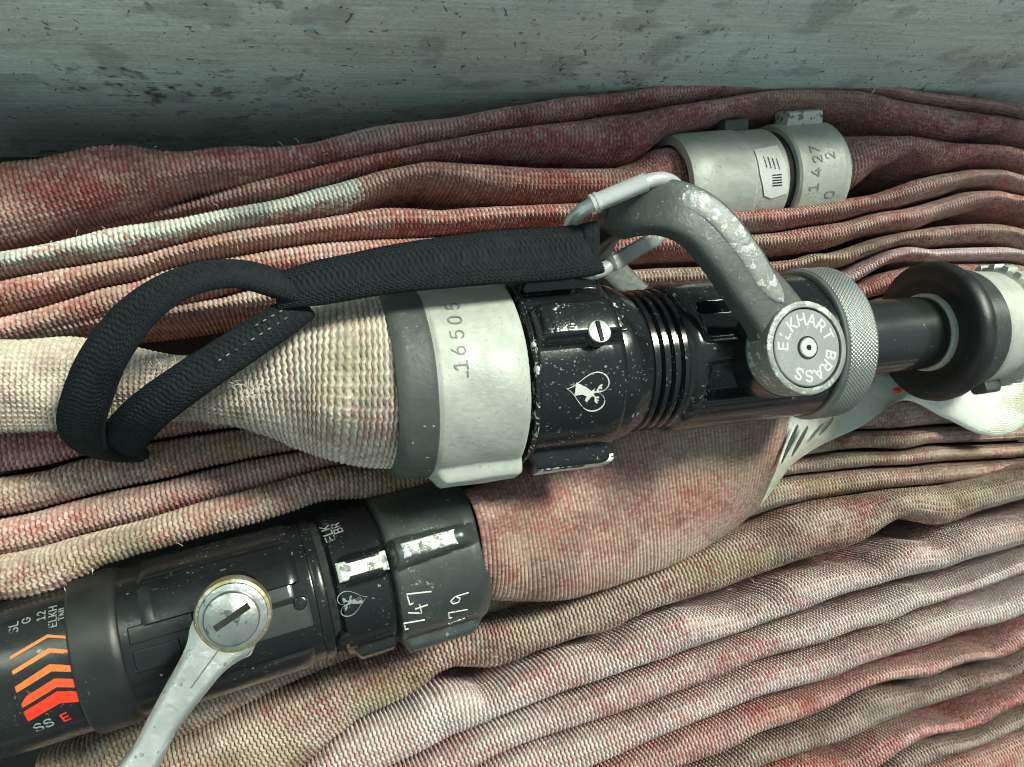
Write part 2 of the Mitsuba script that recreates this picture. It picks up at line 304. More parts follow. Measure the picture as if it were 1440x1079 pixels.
SPEC = {
 # name: (material, crest z, b, gap list, x0, x1, label)
 'A': ('jacket_red', 0.0, .0150, [(0,8),(100,14),(200,20),(270,24),(340,8),(400,3),(1440,2)], -170, 1610, 'faded red hose run lying first along the grey metal wall'),
 'A2': ('jacket_red', [(0,-.022),(260,-.018),(400,-.002),(700,0),(1440,0)], .0165, [(0,0),(560,2),(640,6),(700,20),(800,18),(880,6),(960,20),(1080,34),(1200,30),(1260,14),(1330,6),(1400,14),(1440,12)], -170, 1610, 'red hose run passing just above the pair of silver couplings, second from the wall'),
 'B': ('jacket_stripe', [(0,0),(800,0),(930,-.002),(980,-.012),(1150,-.012),(1240,-.002),(1440,0)], .0165, [(0,3),(480,2),(550,22),(600,34),(680,14),(760,3),(1100,6),(1190,10),(1225,36),(1270,39),(1310,12),(1330,7),(1360,11),(1440,8)], -170, 1610, 'red hose run with a long worn white stripe, joined by the two silver couplings'),
 'C': ('jacket_pink', 0.0, .0160, [(0,2),(1100,3),(1240,5),(1330,7),(1400,10),(1440,6)], -170, 1610, 'pink hose run just below the silver couplings, with the white-striped run above it at left'),
 'D': ('jacket_pink', [(0,0),(600,0),(800,-.004),(1440,-.002)], .0160, [(0,3),(1080,14),(1150,10),(1220,10),(1290,4),(1345,16),(1380,24),(1410,20),(1440,24)], -170, 1610, 'pink hose run passing behind the grey handle and metal snap clip'),
 'E': ('jacket_tan', [(0,-.004),(700,-.006),(1000,-.006),(1200,-.004),(1440,-.003)], .0150, [(0,12),(1000,3),(1142,16),(1240,6),(1300,4),(1345,9),(1400,8),(1440,4)], -170, 1610, 'tan-pink hose run emerging below the black strap loop, fifth from the wall at right'),
 'F2': ('jacket_pale', -.004, .010, [(800,2),(1180,3),(1250,14),(1280,10),(1310,3),(1440,6)], 800, 1610, 'pale-edged pink hose run rising to a kink left of the black rubber disc'),
 'G2': ('jacket_pink', -.006, .010, [(800,2),(1440,2)], 900, 1610, 'pink hose run ending behind the top of the black rubber disc'),
 'H2': ('jacket_tan', -.010, .010, [(800,2),(1440,2)], 900, 1610, 'short sliver of tan hose beside the knurled collar and black disc'),
 'F': ('jacket_red', -.004, .0150, [(0,3)], -170, 560, 'tan-red hose run lying directly under the cream hose at left'),
 'G': ('jacket_tan', -.002, .0150, [(0,5),(200,3)], -170, 700, 'tan hose run under the black strap loop at left'),
 'H': ('jacket_pink', .000, .0150, [(0,3)], -170, 700, 'tan-red hose run second above the black nozzle with orange arrows'),
 'I': ('jacket_tan', [(0,.012),(400,.010),(700,.002)], .0165, [(0,2)], -170, 800, 'tan hose run overlapping the top of the black nozzle with orange arrows'),
 'L0': ('jacket_tan', -.026, .0150, [(0,2)], 60, 1000, 'tan hose run under the barrel with the steel lever'),
 'K': ('jacket_tan', [(60,-.022),(300,-.022),(560,-.018),(800,-.008),(1000,0),(1440,0)], .0165, [(0,2),(660,2),(690,6),(760,4),(860,2),(1440,2)], 60, 1610, 'tan hose run under the dark dented coupling, running up to the right edge'),
 'L': ('jacket_pale', [(400,-.020),(600,-.014),(900,-.002),(1440,0)], .0165, [(400,2),(560,5),(600,12),(680,22),(720,12),(780,6),(880,12),(960,4),(1005,16),(1040,26),(1080,22),(1110,10),(1150,14),(1190,16),(1225,30),(1260,32),(1300,20),(1340,6),(1390,8),(1440,16)], 380, 1610, 'pale hose run below the one carrying the dark dented coupling'),
 'M': ('jacket_pale', [(500,-.016),(900,-.003),(1440,0)], .0160, [(500,2),(1010,3),(1110,6),(1180,13),(1240,13),(1280,6),(1300,10),(1350,14),(1400,10),(1440,4)], 480, 1610, 'pale pink hose run, third below the dark dented coupling'),
 'N': ('jacket_pale', [(600,-.012),(900,-.003),(1440,0)], .0160, [(600,2),(1140,3),(1190,7),(1240,6),(1280,3),(1350,10),(1400,18),(1440,12)], 600, 1610, 'pale hose run just above the upper red run at lower right'),
 'O': ('jacket_rose', [(700,-.008),(1000,-.002),(1440,-.001)], .0160, [(700,2),(1160,3),(1240,4),(1340,12),(1385,20),(1420,8),(1440,4)], 760, 1610, 'upper of the two rose red hose runs at lower right, next to the pale runs'),
 'P': ('jacket_brown', -.003, .0160, [(700,2),(1290,4),(1340,6),(1440,4)], 880, 1610, 'grey-brown hose run between the two rose red runs at lower right'),
 'Q': ('jacket_rose', -.003, .0160, [(900,2),(1140,5),(1190,14),(1230,6),(1290,10),(1340,20),(1370,12),(1440,4)], 1000, 1610, 'rose red hose run between two grey-brown runs at lower right'),
 'R': ('jacket_brown', -.004, .0160, [(900,2)], 1100, 1610, 'brown hose run next to the last red run in the bottom right corner'),
 'S': ('jacket_rose', -.004, .0160, [(900,2)], 1180, 1610, 'red hose run in the bottom right corner'),
 'J1': ('jacket_tan', [(1000,-.014),(1330,-.014),(1380,-.03),(1440,-.06)], .010, [(900,2)], 1080, 1470, 'narrow tan hose fold tucked directly under the edge of the white hose end'),
 'J2': ('jacket_tan', [(1000,-.012),(1345,-.012),(1395,-.03),(1440,-.06)], .010, [(900,3)], 1030, 1470, 'narrow tan hose fold below the black disc, second below the white hose end'),
 'J3': ('jacket_tan', [(1000,-.012),(1355,-.012),(1410,-.03),(1450,-.06)], .010, [(900,3)], 1000, 1480, 'narrow tan hose fold below the black disc, third below the white hose end'),
 'J4': ('jacket_tan', [(900,-.010),(1365,-.010),(1415,-.03),(1460,-.06)], .0150, [(900,3)], 940, 1490, 'narrow tan hose fold beside the black strokes, fourth below the white hose end'),
}
_p0 = at(-90, curve(C_['B'], -90) + 22, 0.0)
STRIPE[0] = float(np.linalg.norm(at(0, 382, 0) - _p0)) ; STRIPE[1] = float(np.linalg.norm(at(517, 280, 0) - _p0)); STRIPE[2] = -.002
DOWN = [('F0','F'),('F','G'),('G','H'),('H','I'),('KH','K'),('K','L'),('L','M'),('M','N'),('N','O'),('O','P'),('P','Q'),('Q','R'),('R','S'),('J0','J1'),('J1','J2'),('J2','J3'),('J3','J4')]
def neg(g): return [(a, -b) for a, b in g]
for i, n in enumerate(UP[:-1]):
    m_, z, b, gap, x0, x1, lab = SPEC[n]
    me, uv = hose_run(cv(n), cv(UP[i + 1], [(a, -2.5 - g) for a, g in gap]), z, -1, b, x0=max(x0, -90), x1=min(x1, 1530), seed=i)
    k = thing('fire_hose', lab, 'hose'); add(k, me, m_, True, uv=uv)
for i, (h, n) in enumerate(DOWN):
    m_, z, b, gap, x0, x1, lab = SPEC[n]
    me, uv = hose_run(cv(h, [(a, g + (13 if n in 'LMNOPQRS' else 5)) for a, g in gap]), cv(n), z, 1, b, x0=max(x0, -90), x1=min(x1, 1530), seed=20 + i)
    k = thing('fire_hose', lab, 'hose'); add(k, me, m_, True, uv=uv)
m_, z, b, gap, x0, x1, lab = SPEC['L0']
me, uv = hose_run(lambda x: curve(C_['L0'], x) - 60, cv('L0'), z, 1, b, x0=x0, x1=x1, seed=55)
k = thing('fire_hose', lab, 'hose'); add(k, me, m_, True, uv=uv)

# ------------------------------------------------------------------ hose bed: metal wall and floor
W0, W1 = at(0, 112, 0), at(1440, 126, 0)
WD = (W1 - W0) / np.linalg.norm(W1 - W0); WN = np.array([-WD[1], WD[0], 0.0])
def wall_xy(p): return p.x * float(WD[0]) + p.y * float(WD[1])
def wall_col(p, n, uv):
    x, z = wall_xy(p), p.z
    a = fbm(x * 14, z * 40, 1.0, 4); s = fbm(x * 45, z * 1300, 3.0, 3); g = noise(x * 1100, z * 2200, 4.0)
    sp = smoothstep(.60, .76, fbm(x * 300 + z * 90, z * 330, 7.0, 4) * .6 + a * .4)
    bl = smoothstep(.58, .74, fbm(x * 55, z * 70, 12.0, 4))
    ln = smoothstep(.88, .95, noise(x * 13 + z * 22, z * 2300 - x * 50, 2.0))
    l2 = smoothstep(.93, .97, noise(x * 60 + z * 420, z * 260 - x * 700, 9.0)) + smoothstep(.94, .97, noise(x * 30 - z * 300, z * 300 + x * 520, 19.0))
    c = mi.Color3f(.60, .74, .73) * (.50 + .45 * a + .36 * s + .26 * g)
    c = mix(c, (.036, .042, .045), dr.clip(sp * .6 + bl * .28 + l2 * .7, 0, .85))
    return mix(c, (.42, .46, .44), ln * smoothstep(.42, .6, s) * .6)
def wall_bump(p, n, uv):
    x = wall_xy(p)
    return .00010 * fbm(x * 40, p.z * 1400, 0, 2) + .0004 * fbm(x * 190, p.z * 420, 5, 3)
scene['brushed_wall'] = {'type': 'twosided', 'b': {'type': 'bumpmap', 'arbitrary': proc(wall_bump, eps=2e-4), 'scale': 1.0,
    'bsdf': {'type': 'principled', 'base_color': proc(wall_col), 'roughness': .40, 'metallic': .25, 'specular': .5}}}
wz = np.concatenate([[-.08], np.linspace(-.02, .10, 25)])
wo = PchipInterpolator([-.08, 0, .05, .10], [-.002, 0, .006, .016])(wz)
ws = np.array(list(zip(wo, wz)) + [(.040, .10), (.040, -.08)])
ex = np.linspace(-.35, .95, 40)
P = np.stack([np.stack([W0 * [1, 1, 0] + WD * e + WN * o + [0, 0, zz] for o, zz in ws]) for e in ex])
wm = outward(trimesh.Trimesh(P.reshape(-1, 3), tri(grid_faces(len(ex), len(ws), True)), process=False))
k_wall = thing('metal_wall', 'scuffed grey metal wall of the hose bed behind all the hoses', 'wall'); add(k_wall, wm, 'brushed_wall', 30)
bk = trimesh.creation.box((.012, .95, .52)); bk.apply_translation((at(-240, 600, 0)[0], W0[1] - .47, .18))
k = thing('bulkhead', None, None, kind='structure'); add(k, bk, 'brushed_wall')
fl = trimesh.creation.box((1.6, .9, .01)); fl.apply_translation((.15, W0[1] - .42, -.082))
scene['floor_paint'] = {'type': 'diffuse', 'reflectance': {'type': 'rgb', 'value': (.05, .05, .05)}}
k = thing('hose_bed_floor', 'dark floor under the hoses', None, kind='structure'); add(k, fl, 'floor_paint')

# ------------------------------------------------------------------ round parts about an axis
class Axis:
    """an axis through two places of the photograph; s runs along it, angle 0 faces up, positive angles towards the wall"""
    def __init__(self, p0, p1, z0, z1):
        self.A, B = at(*p0, z0), at(*p1, z1)
        self.len = np.linalg.norm(B - self.A); self.d = (B - self.A) / self.len
        self.u = np.array([0, 0, 1.0]) - self.d[2] * self.d; self.u /= np.linalg.norm(self.u)
        self.v = np.cross(self.u, self.d)
    def s(self, px):
        """s of the axis point that shows at this column"""
        lo, hi = -.3, .8
        for _ in range(50):
            m = (lo + hi) / 2; q = self.A + self.d * m - CAM
            if 720 + FPX * (q @ RGT) / (q @ FWD) < px: lo = m
            else: hi = m
        return lo
    def P(self, s, th, r):
        s, th, r = np.broadcast_arrays(np.asarray(s, float), np.asarray(th, float), np.asarray(r, float))
        return self.A + s[..., None] * self.d + (r * np.cos(th))[..., None] * self.u + (r * np.sin(th))[..., None] * self.v
    def r(self, pxr, px): return size(pxr, self.A + self.d * self.s(px))
    def hit(self, px, py, R):
        """(s, angle) where the surface of radius R shows at this place of the photograph"""
        r = ray(px, py); r = r / np.linalg.norm(r)
        o = CAM - self.A
        a, b = r - (r @ self.d) * self.d, o - (o @ self.d) * self.d
        A_, B_, C__ = a @ a, 2 * a @ b, b @ b - R * R
        D = B_ * B_ - 4 * A_ * C__
        t = (-B_ - math.sqrt(max(D, 0))) / (2 * A_)
        q = o + r * t
        return float(q @ self.d), math.atan2(float(q @ self.v), float(q @ self.u))
    def frame(self, s, th, r):
        o = self.P(s, th, r); n = self.P(s, th, 1.0) - self.P(s, th, 0.0)
        return o, self.d, np.cross(n, self.d), n
def lathe(ax, prof, fn=None, n=128, th0=0.0, th1=2 * math.pi, fine=None):
    """prof: (s, r) pairs; fn(s, angle) is added to the radius"""
    prof = np.array(prof, float)
    if fine:
        t = [prof[0]]
        for p, q in zip(prof[:-1], prof[1:]):
            m = max(1, int(np.hypot(*(q - p)) / fine)); t += [p + (q - p) * j / m for j in range(1, m + 1)]
        prof = np.array(t)
    close = abs(th1 - th0 - 2 * math.pi) < 1e-6
    th = np.linspace(th0, th1, n, endpoint=not close)
    S, TH = np.meshgrid(prof[:, 0], th, indexing='ij'); R = np.repeat(prof[:, 1:], n, 1)
    if fn is not None: R = R + fn(S, TH) * (R > 1e-4)
    m = trimesh.Trimesh(ax.P(S, TH, R).reshape(-1, 3), tri(grid_faces(len(prof), n, close)), process=False)
    return outward(m)
def ring(s0, s1, r, c=.0008, ri=None):
    """profile of a chamfered ring"""
    ri = ri if ri is not None else 0.0
    return [(s0, ri), (s0, r - c), (s0 + c * .35, r - c * .3), (s0 + c, r), (s1 - c, r), (s1 - c * .35, r - c * .3), (s1, r - c), (s1, ri)]
def sstep(a, b, x):
    t = np.clip((x - a) / (b - a), 0, 1); return t * t * (3 - 2 * t)
def bumpf(x, c, w, soft):
    d = np.abs(x - c); return 1 - sstep(w - soft, w + soft, d)
def wrapang(t): return (t + math.pi) % (2 * math.pi) - math.pi
def pad(ax, s0, s1, th0, th1, r, h, c=.0012, n=14):
    """a raised pad standing on the round surface r, with rounded edges"""
    S, TT = np.linspace(s0, s1, n + 8), np.linspace(th0, th1, n + 8)
    A_, B_ = np.meshgrid(S, TT, indexing='ij')
    e = np.minimum(np.minimum(A_ - s0, s1 - A_), np.minimum(B_ - th0, th1 - B_) * r)
    H = h * np.sqrt(np.clip(1 - (1 - np.clip(e / c, 0, 1)) ** 2, 0, 1))
    top, low = ax.P(A_, B_, r + H - .0004), ax.P(A_, B_, r - .002)
    f = grid_faces(n + 8, n + 8); m = (n + 8) ** 2
    idx = np.arange(m).reshape(n + 8, n + 8)
    rim = np.concatenate([idx[0, :-1], idx[:-1, -1], idx[-1, :0:-1], idx[:0:-1, 0]])
    side = np.stack([rim, np.roll(rim, -1), np.roll(rim, -1) + m, rim + m], 1)
    return outward(trimesh.Trimesh(np.vstack([top.reshape(-1, 3), low.reshape(-1, 3)]), np.vstack([tri(f), tri(f)[:, ::-1] + m, tri(side)]), process=False))
def lay(ax, R, polys, eps=.00012, thick=.00025):
    """flat print on the round surface: polys of (s, t) with t the arc length, as thin raised film"""
    out = []
    for pg in polys:
        if not isinstance(pg, trimesh.Trimesh):
            if not pg.is_valid: pg = pg.buffer(0)
            for g in getattr(pg, 'geoms', [pg]):
                if g.area < 1e-10: continue
                m = trimesh.creation.extrude_polygon(g, thick, engine='earcut'); out.append(m)
        else: out.append(pg.copy())
    res = []
    for m in out:
        m = m.subdivide_to_size(.0022)
        v = m.vertices
        res.append(trimesh.Trimesh(ax.P(v[:, 0], v[:, 1] / R, R + eps + v[:, 2]), m.faces, process=False))
    return trimesh.util.concatenate(res)
def pix_poly(ax, R, pts):
    q = [ax.hit(x, y, R) for x, y in pts]
    return Polygon([(a, b * R) for a, b in q])
def letters(text, h, x, y, rot=0.0, depth=.00025, bold=False):
    m = meshkit.text_mesh(text, h, depth, bold)
    m.apply_transform(trimesh.transformations.rotation_matrix(rot, (0, 0, 1))); m.apply_translation((x, y, 0)); return m
def tube(path, r, n=14, caps=True, closed=False):
    """a rod of radius r (number or one per point) along the path"""
    path = np.asarray(path, float); m = len(path)
    r = np.broadcast_to(np.asarray(r, float), (m,))
    d = np.gradient(path, axis=0) if not closed else np.roll(path, -1, 0) - np.roll(path, 1, 0)
    d /= np.linalg.norm(d, axis=1, keepdims=True) + 1e-12
    N = np.empty_like(path); ref = np.array([0, 0, 1.0]) if abs(d[0, 2]) < .9 else np.array([0, 1.0, 0])
    for i in range(m):
        ref = ref - (ref @ d[i]) * d[i]; ref /= np.linalg.norm(ref); N[i] = ref
    B = np.cross(d, N); th = np.linspace(0, 2 * math.pi, n, endpoint=False)
    V = path[:, None] + r[:, None, None] * (np.cos(th)[None, :, None] * N[:, None] + np.sin(th)[None, :, None] * B[:, None])
    V = V.reshape(-1, 3); f = tri(grid_faces(m, n, True))
    if closed:
        i = np.arange(n); f = np.vstack([f, tri(np.stack([(m - 1) * n + i, i, (i + 1) % n, (m - 1) * n + (i + 1) % n], 1))])
    elif caps:
        V = np.vstack([V, path[:1], path[-1:]]); i = np.arange(n); c = m * n
        f = np.vstack([f, np.stack([i * 0 + c, (i + 1) % n, i], 1), np.stack([i * 0 + c + 1, (m - 1) * n + i, (m - 1) * n + (i + 1) % n], 1)])
    return outward(trimesh.Trimesh(V, f, process=False))
def smooth_path(pts, n, closed=False):
    p = np.array(pts, float)
    if closed: p = np.vstack([p, p[:1]])
    t = np.concatenate([[0], np.cumsum(np.linalg.norm(np.diff(p[:, :3], axis=0), axis=1))])
    cs = CubicSpline(t, p, bc_type='periodic' if closed else 'not-a-knot')
    return cs(np.linspace(0, t[-1], n, endpoint=not closed))
def sweep(path, normal, width, thick, sec=22, p=3.0, uvs=False):
    """a flat bar of rounded section: width lies across the path, thick along the normal; one value per point"""
    path, normal = np.asarray(path, float), np.asarray(normal, float)
    d = np.gradient(path, axis=0); d /= np.linalg.norm(d, axis=1, keepdims=True)
    N = normal - (normal * d).sum(1, keepdims=True) * d; N /= np.linalg.norm(N, axis=1, keepdims=True)
    B = np.cross(N, d)
    th = np.linspace(0, 2 * math.pi, sec, endpoint=False) + math.pi / sec
    cx, cy = np.sign(np.cos(th)) * np.abs(np.cos(th)) ** (2 / p), np.sign(np.sin(th)) * np.abs(np.sin(th)) ** (2 / p)
    w, t = np.broadcast_to(width, (len(path),)), np.broadcast_to(thick, (len(path),))
    V = path[:, None] + .5 * w[:, None, None] * cx[None, :, None] * B[:, None] + .5 * t[:, None, None] * cy[None, :, None] * N[:, None]
    m = len(path); i = np.arange(sec); f = tri(grid_faces(m, sec, True))
    V = np.vstack([V.reshape(-1, 3), path[:1], path[-1:]])
    f = np.vstack([f, np.stack([i * 0 + m * sec, (i + 1) % sec, i], 1), np.stack([i * 0 + m * sec + 1, (m - 1) * sec + i, (m - 1) * sec + (i + 1) % sec], 1)])
    return outward(trimesh.Trimesh(V, f, process=False))
def heart(w, h):
    t = np.linspace(0, 2 * math.pi, 60, endpoint=False)
    x = 16 * np.sin(t) ** 3; y = 13 * np.cos(t) - 5 * np.cos(2 * t) - 2 * np.cos(3 * t) - np.cos(4 * t)
    return Polygon(np.stack([x / 32 * w, (y + 2.5) / 29 * h], 1))
def emblem(w, h, line):
    """heart outline with a deer's head and neck inside, point down (-y)"""
    H = heart(w, h); out = [H.difference(heart(w - 2 * line, h - 2 * line))]
    deer = Polygon([(-.20, -.32), (.16, -.30), (.10, -.10), (.14, .02), (.26, .00), (.30, .06), (.14, .14), (.10, .20), (.02, .18), (-.10, .20), (-.02, .12), (-.10, -.02)])
    out.append(affinity.scale(deer, w * .9, h * .9, origin=(0, 0)))
    from shapely.geometry import LineString
    for a in ([(.02, .16), (-.02, .26), (-.16, .30), (-.22, .36)], [(-.02, .26), (-.04, .36)], [(-.12, .29), (-.14, .36)],
              [(.08, .18), (.14, .26), (.24, .28), (.28, .34)], [(.14, .26), (.13, .34)], [(.21, .28), (.21, .35)]):
        out.append(affinity.scale(LineString(a), w * .9, h * .9, origin=(0, 0)).buffer(line * .8))
    return out
def place2d(polys, x, y, rot):
    return [affinity.translate(affinity.rotate(g, rot, origin=(0, 0)), x, y) for g in polys]

# ------------------------------------------------------------------ round woven hoses
def woven(stations, n=180, du=PU / 4, amp=.0008, pinch=0.0, seed=0, pv=PV, ends=None, taper=None):
    """a round or squashed hose: stations of (x, top y, bottom y, height of its middle, thickness / width)"""
    st = np.array(stations, float)
    xs = np.arange(st[0, 0], st[-1, 0] + .1, 4.0)
    q = [PchipInterpolator(st[:, 0], st[:, j])(xs) for j in range(1, st.shape[1])]
    H, L = at(xs, q[0], q[2]), at(xs, q[1], q[2]); C = (H + L) / 2
    d = np.gradient(C, axis=0); d /= np.linalg.norm(d, axis=1, keepdims=True)
    s = np.concatenate([[0], np.cumsum(np.linalg.norm(np.diff(C, axis=0), axis=1))]); U = np.arange(0, s[-1], du)
    Ci = np.stack([CubicSpline(s, C[:, i])(U) for i in range(3)], 1); D = np.gradient(Ci, axis=0); D /= np.linalg.norm(D, axis=1, keepdims=True)
    N = np.stack([-D[:, 1], D[:, 0], 0 * D[:, 0]], 1); N /= np.linalg.norm(N, axis=1, keepdims=True); B = np.cross(D, N); B *= np.sign(B[:, 2:])
    W = np.interp(U, s, np.abs(((H - L) * np.stack([-d[:, 1], d[:, 0], 0 * d[:, 0]], 1)).sum(1)) / 2); K = np.interp(U, s, q[3])
    per = 2 * math.pi * float(np.mean(W)); n = int(per / (pv / 2) / 2) * 2
    th = np.arange(n) / n * 2 * math.pi
    V = np.arange(n) * pv / 2
    uu, tt = np.meshgrid(U, th, indexing='ij'); vv = np.repeat(V[None], len(U), 0)
    P = Ci[:, None] + (W[:, None] * np.cos(tt))[..., None] * N[:, None] + (W * K)[:, None, None] * np.sin(tt)[..., None] * B[:, None]
    out = np.cos(tt)[..., None] * N[:, None] + np.sin(tt)[..., None] * B[:, None]
    soft = (meshkit.noise(np.stack([uu * 60, np.cos(tt) * 2 + seed, np.sin(tt) * 2], -1)) - .5) * .0016
    P = P + out * (rib_profile(uu, vv, amp, pv=pv) + soft)[..., None] + D[:, None] * row_shift(vv, pv)[..., None]
    m = trimesh.Trimesh(P.reshape(-1, 3), tri(grid_faces(len(U), n, True)), process=False)
    if (np.cross(P[1:, 1:] - P[:-1, :-1], P[1:, :-1] - P[:-1, 1:])[0] * out[0, 0]).sum() > 0: pass
    c = m.triangles_center - np.repeat(Ci, n, 0)[m.faces[:, 0]]
    if (c * m.face_normals).sum(1).mean() < 0: m.faces = m.faces[:, ::-1]
    return m, np.stack([uu, vv * PV / pv], -1).reshape(-1, 2)

# ================================================================== the main line: cream hose, coupling, nozzle
N1 = Axis((545, 541), (1420, 456), .034, .030)
s1 = N1.s
me, uv = woven([(-150, 480, 612, .016, .55), (0, 478, 609, .018, .50), (90, 479, 607, .020, .48), (160, 487, 602, .022, .50), (220, 496, 594, .024, .62), (265, 500, 590, .026, .72), (310, 496, 598, .028, .72), (350, 476, 610, .030, .70),
                (400, 446, 626, .032, .74), (440, 430, 637, .033, .82), (490, 419, 650, .034, .92), (530, 415, 655, .034, .98), (575, 418, 655, .034, 1.0)], seed=2, amp=.00085)
k_main = thing('nozzle_hose', 'thick cream woven hose at left with the black strap looped round its pinch', 'hose')
part(k_main, 'jacket', me, 'jacket_cream', True, uv=uv)
R1 = N1.r(127, 640)
sA, sB = s1(538), s1(704)
lug = bumpf
def coupling_fn(S, TH):
    t = wrapang(TH)
    l = sum(bumpf(wrapang(t - c), 0, .17, .05) for c in (-1.32, .78 + .5, 2.9)) * sstep(sA + .011, sA + .015, S) * .0042
    return l + .00012 * np.sin(TH * 9 + S * 300)
cp = lathe(N1, [(sA, R1 * .80), (sA, R1 - .0016), (sA + .0010, R1 - .0004), (sA + .003, R1), (sA + .0105, R1 + .0004), (sA + .0125, R1 + .0016), (sB - .0016, R1 + .0016), (sB - .0004, R1 + .0010), (sB, R1 - .0004), (sB, R1 * .75)], coupling_fn, n=240, fine=.0012)
k_c = part(k_main, 'coupling', cp, 'alloy_pale', 35)
part(k_c, 'rim', lathe(N1, [(sA - .0004, R1 * .8), (sA - .0004, R1 - .0008), (sA + .0012, R1 + .0005), (sA + .0035, R1 + .0009), (sA + .0098, R1 + .0012), (sA + .0112, R1 + .0016), (sA + .0118, R1 + .0010)], None, n=160), 'alloy_grey', 35, label='dark grey bevelled rim at the hose end')
# stamped number, read from the wall side
def stamp(ax, R, text, px, py, h, rot, mat, parent, name, bold=False, gap=1.0, eps=.00004, thick=.0002):
    s, th = ax.hit(px, py, R)
    m = letters(text, h, 0, 0, 0, thick, bold); w = m.extents[0]
    m.apply_translation((-w / 2, -h / 2, 0)); m.apply_transform(trimesh.transformations.rotation_matrix(rot, (0, 0, 1))); m.apply_translation((s, th * R, 0))
    return part(parent, name, lay(ax, R, [m], eps, thick), mat)
for ch, (px, py) in zip('-16505', [(657, 531), (649, 517), (645, 496), (643, 473), (640, 452), (637, 433)]):
    stamp(N1, R1 + .0016, ch, px, py, .0046, math.pi / 2, 'engraving', k_c, 'stamped_figure')

# --- nozzle
k_n = thing('nozzle', 'glossy black nozzle with a grey handle and round lettered cap, lying across the middle', 'nozzle')
sg0, sg1 = s1(702), s1(714)
part(k_n, 'gasket_groove', lathe(N1, ring(sg0 - .001, sg1 + .002, R1 * .90, .001)), 'void_black', 30)
sC, sD = s1(711), s1(832)
R2 = N1.r(122, 790)
def swivel_fn(S, TH):
    t = wrapang(TH); out = 0
    for c in (-1.36, .42, 1.25, 2.6, -2.4):
        w = .20 if c != 1.25 else .30
        out = out + bumpf(wrapang(t - c), 0, w, .05) * .0050 * sstep(sC + .001, sC + .004, S) * (1 - sstep(sD - .0035, sD - .001, S))
    return out
part(k_n, 'swivel_coupling', lathe(N1, [(sC, R2 * .7), (sC, R2 - .002), (sC + .0015, R2), (sD - .006, R2 + .0006), (sD - .002, R2), (sD - .0008, R2 - .0006), (sD, R2 - .002), (sD, R2 * .7)], swivel_fn, n=300, fine=.001), 'black_gloss', 35)
for (px0, px1, tc, w) in ((742, 846, -1.36, .155),):
    k_l = part(k_n, 'lug', pad(N1, s1(727), s1(829), tc - w, tc + w, R2 + .0050, .0010), 'worn_bare', 40, label='lower lug with its paint worn to bare metal')
k_l = part(k_n, 'lug', pad(N1, s1(730), s1(827), .42 - .165, .42 + .165, R2 + .0049, .0008), 'worn_black', 40)
so, tho = N1.hit(843, 466, R2 + .0054)
def disc_on(ax, s, th, r0, rad, h, c=.0006, n=40, prof=None):
    o, a, b, nn = ax.frame(s, th, r0)
    pr = prof or [(0, -.003), (rad, -.003), (rad, h - c), (rad - c * .3, h - c * .3), (rad - c, h), (0, h)]
    t = np.linspace(0, 2 * math.pi, n, endpoint=False)
    V = np.concatenate([o + r * (np.cos(t)[:, None] * a + np.sin(t)[:, None] * b) + z * nn for r, z in pr])
    return outward(trimesh.Trimesh(V, tri(grid_faces(len(pr), n, True)), process=False))
def bar_on(ax, s, th, r0, l, w, h, rot):
    o, a, b, nn = ax.frame(s, th, r0)
    m = trimesh.creation.box((l, w, h)); M = np.eye(4)
    M[:3, 0] = a * math.cos(rot) + b * math.sin(rot); M[:3, 1] = -a * math.sin(rot) + b * math.cos(rot); M[:3, 2] = nn; M[:3, 3] = o
    m.apply_transform(M); return m
k_s = part(k_l, 'screw', disc_on(N1, so, tho, R2 + .0049, .0042, .0008), 'alloy_dark', 30)
part(k_n, 'screw_slot', bar_on(N1, so, tho, R2 + .0058, .0013, .0068, .0006, .05), 'void_black')
for a, b in ((sC - .0002, sC + .0016),):
    part(k_n, 'worn_edge', lathe(N1, ring(a, b, R2 + .0009, .0008, R2 - .004), n=160), 'worn_black', 40, label='collar edge with its black finish chipped to bare metal')
se, the = N1.hit(824, 550, R2)
part(k_n, 'emblem', lay(N1, R2 + .0003, place2d(emblem(.0135, .0150, .00034), se, the * R2, -90 - 12), .0003), 'white_print', label='white heart outline with a deer head printed on the black collar')
# neck, rib rings, body
prof = [(sD - .002, R2 * .93), (s1(842), N1.r(112, 842)), (s1(854), N1.r(108, 854)), (s1(868), N1.r(99, 868)), (s1(880), N1.r(95, 880))]
part(k_n, 'neck', lathe(N1, prof, n=120), 'black_gloss', 40)
pr = []
for i in range(4):
    a, b = s1(872 + i * 13), s1(883 + i * 13)
    r = N1.r(98, 920)
    pr += [(a, r - .0016), (a + (b - a) * .25, r), (b - (b - a) * .25, r), (b, r - .0016)]
part(k_n, 'ribbed_collar', lathe(N1, pr, n=120), 'black_gloss', 50)
sE, sF = s1(922), s1(1124)
Rb = N1.r(101, 1040)
def body_fn(S, TH):
    t = wrapang(TH)
    sq = (1 - np.maximum(np.abs(np.cos(t)), np.abs(np.sin(t)))) * -.0030
    pk = 0
    for tc in (.42, -.42):
        pk = pk - .0042 * bumpf(t, tc, .26, .07) * bumpf(S, (s1(945) + s1(1015)) / 2, (s1(1015) - s1(945)) / 2, .0022)
    return sq + pk
part(k_n, 'valve_body', lathe(N1, [(sE - .001, Rb * .6), (sE - .001, Rb - .0025), (sE + .0008, Rb - .0006), (sE + .003, Rb), (sF - .002, Rb), (sF, Rb - .003), (sF, Rb * .5)], body_fn, n=320, fine=.0011), 'black_gloss', 40)
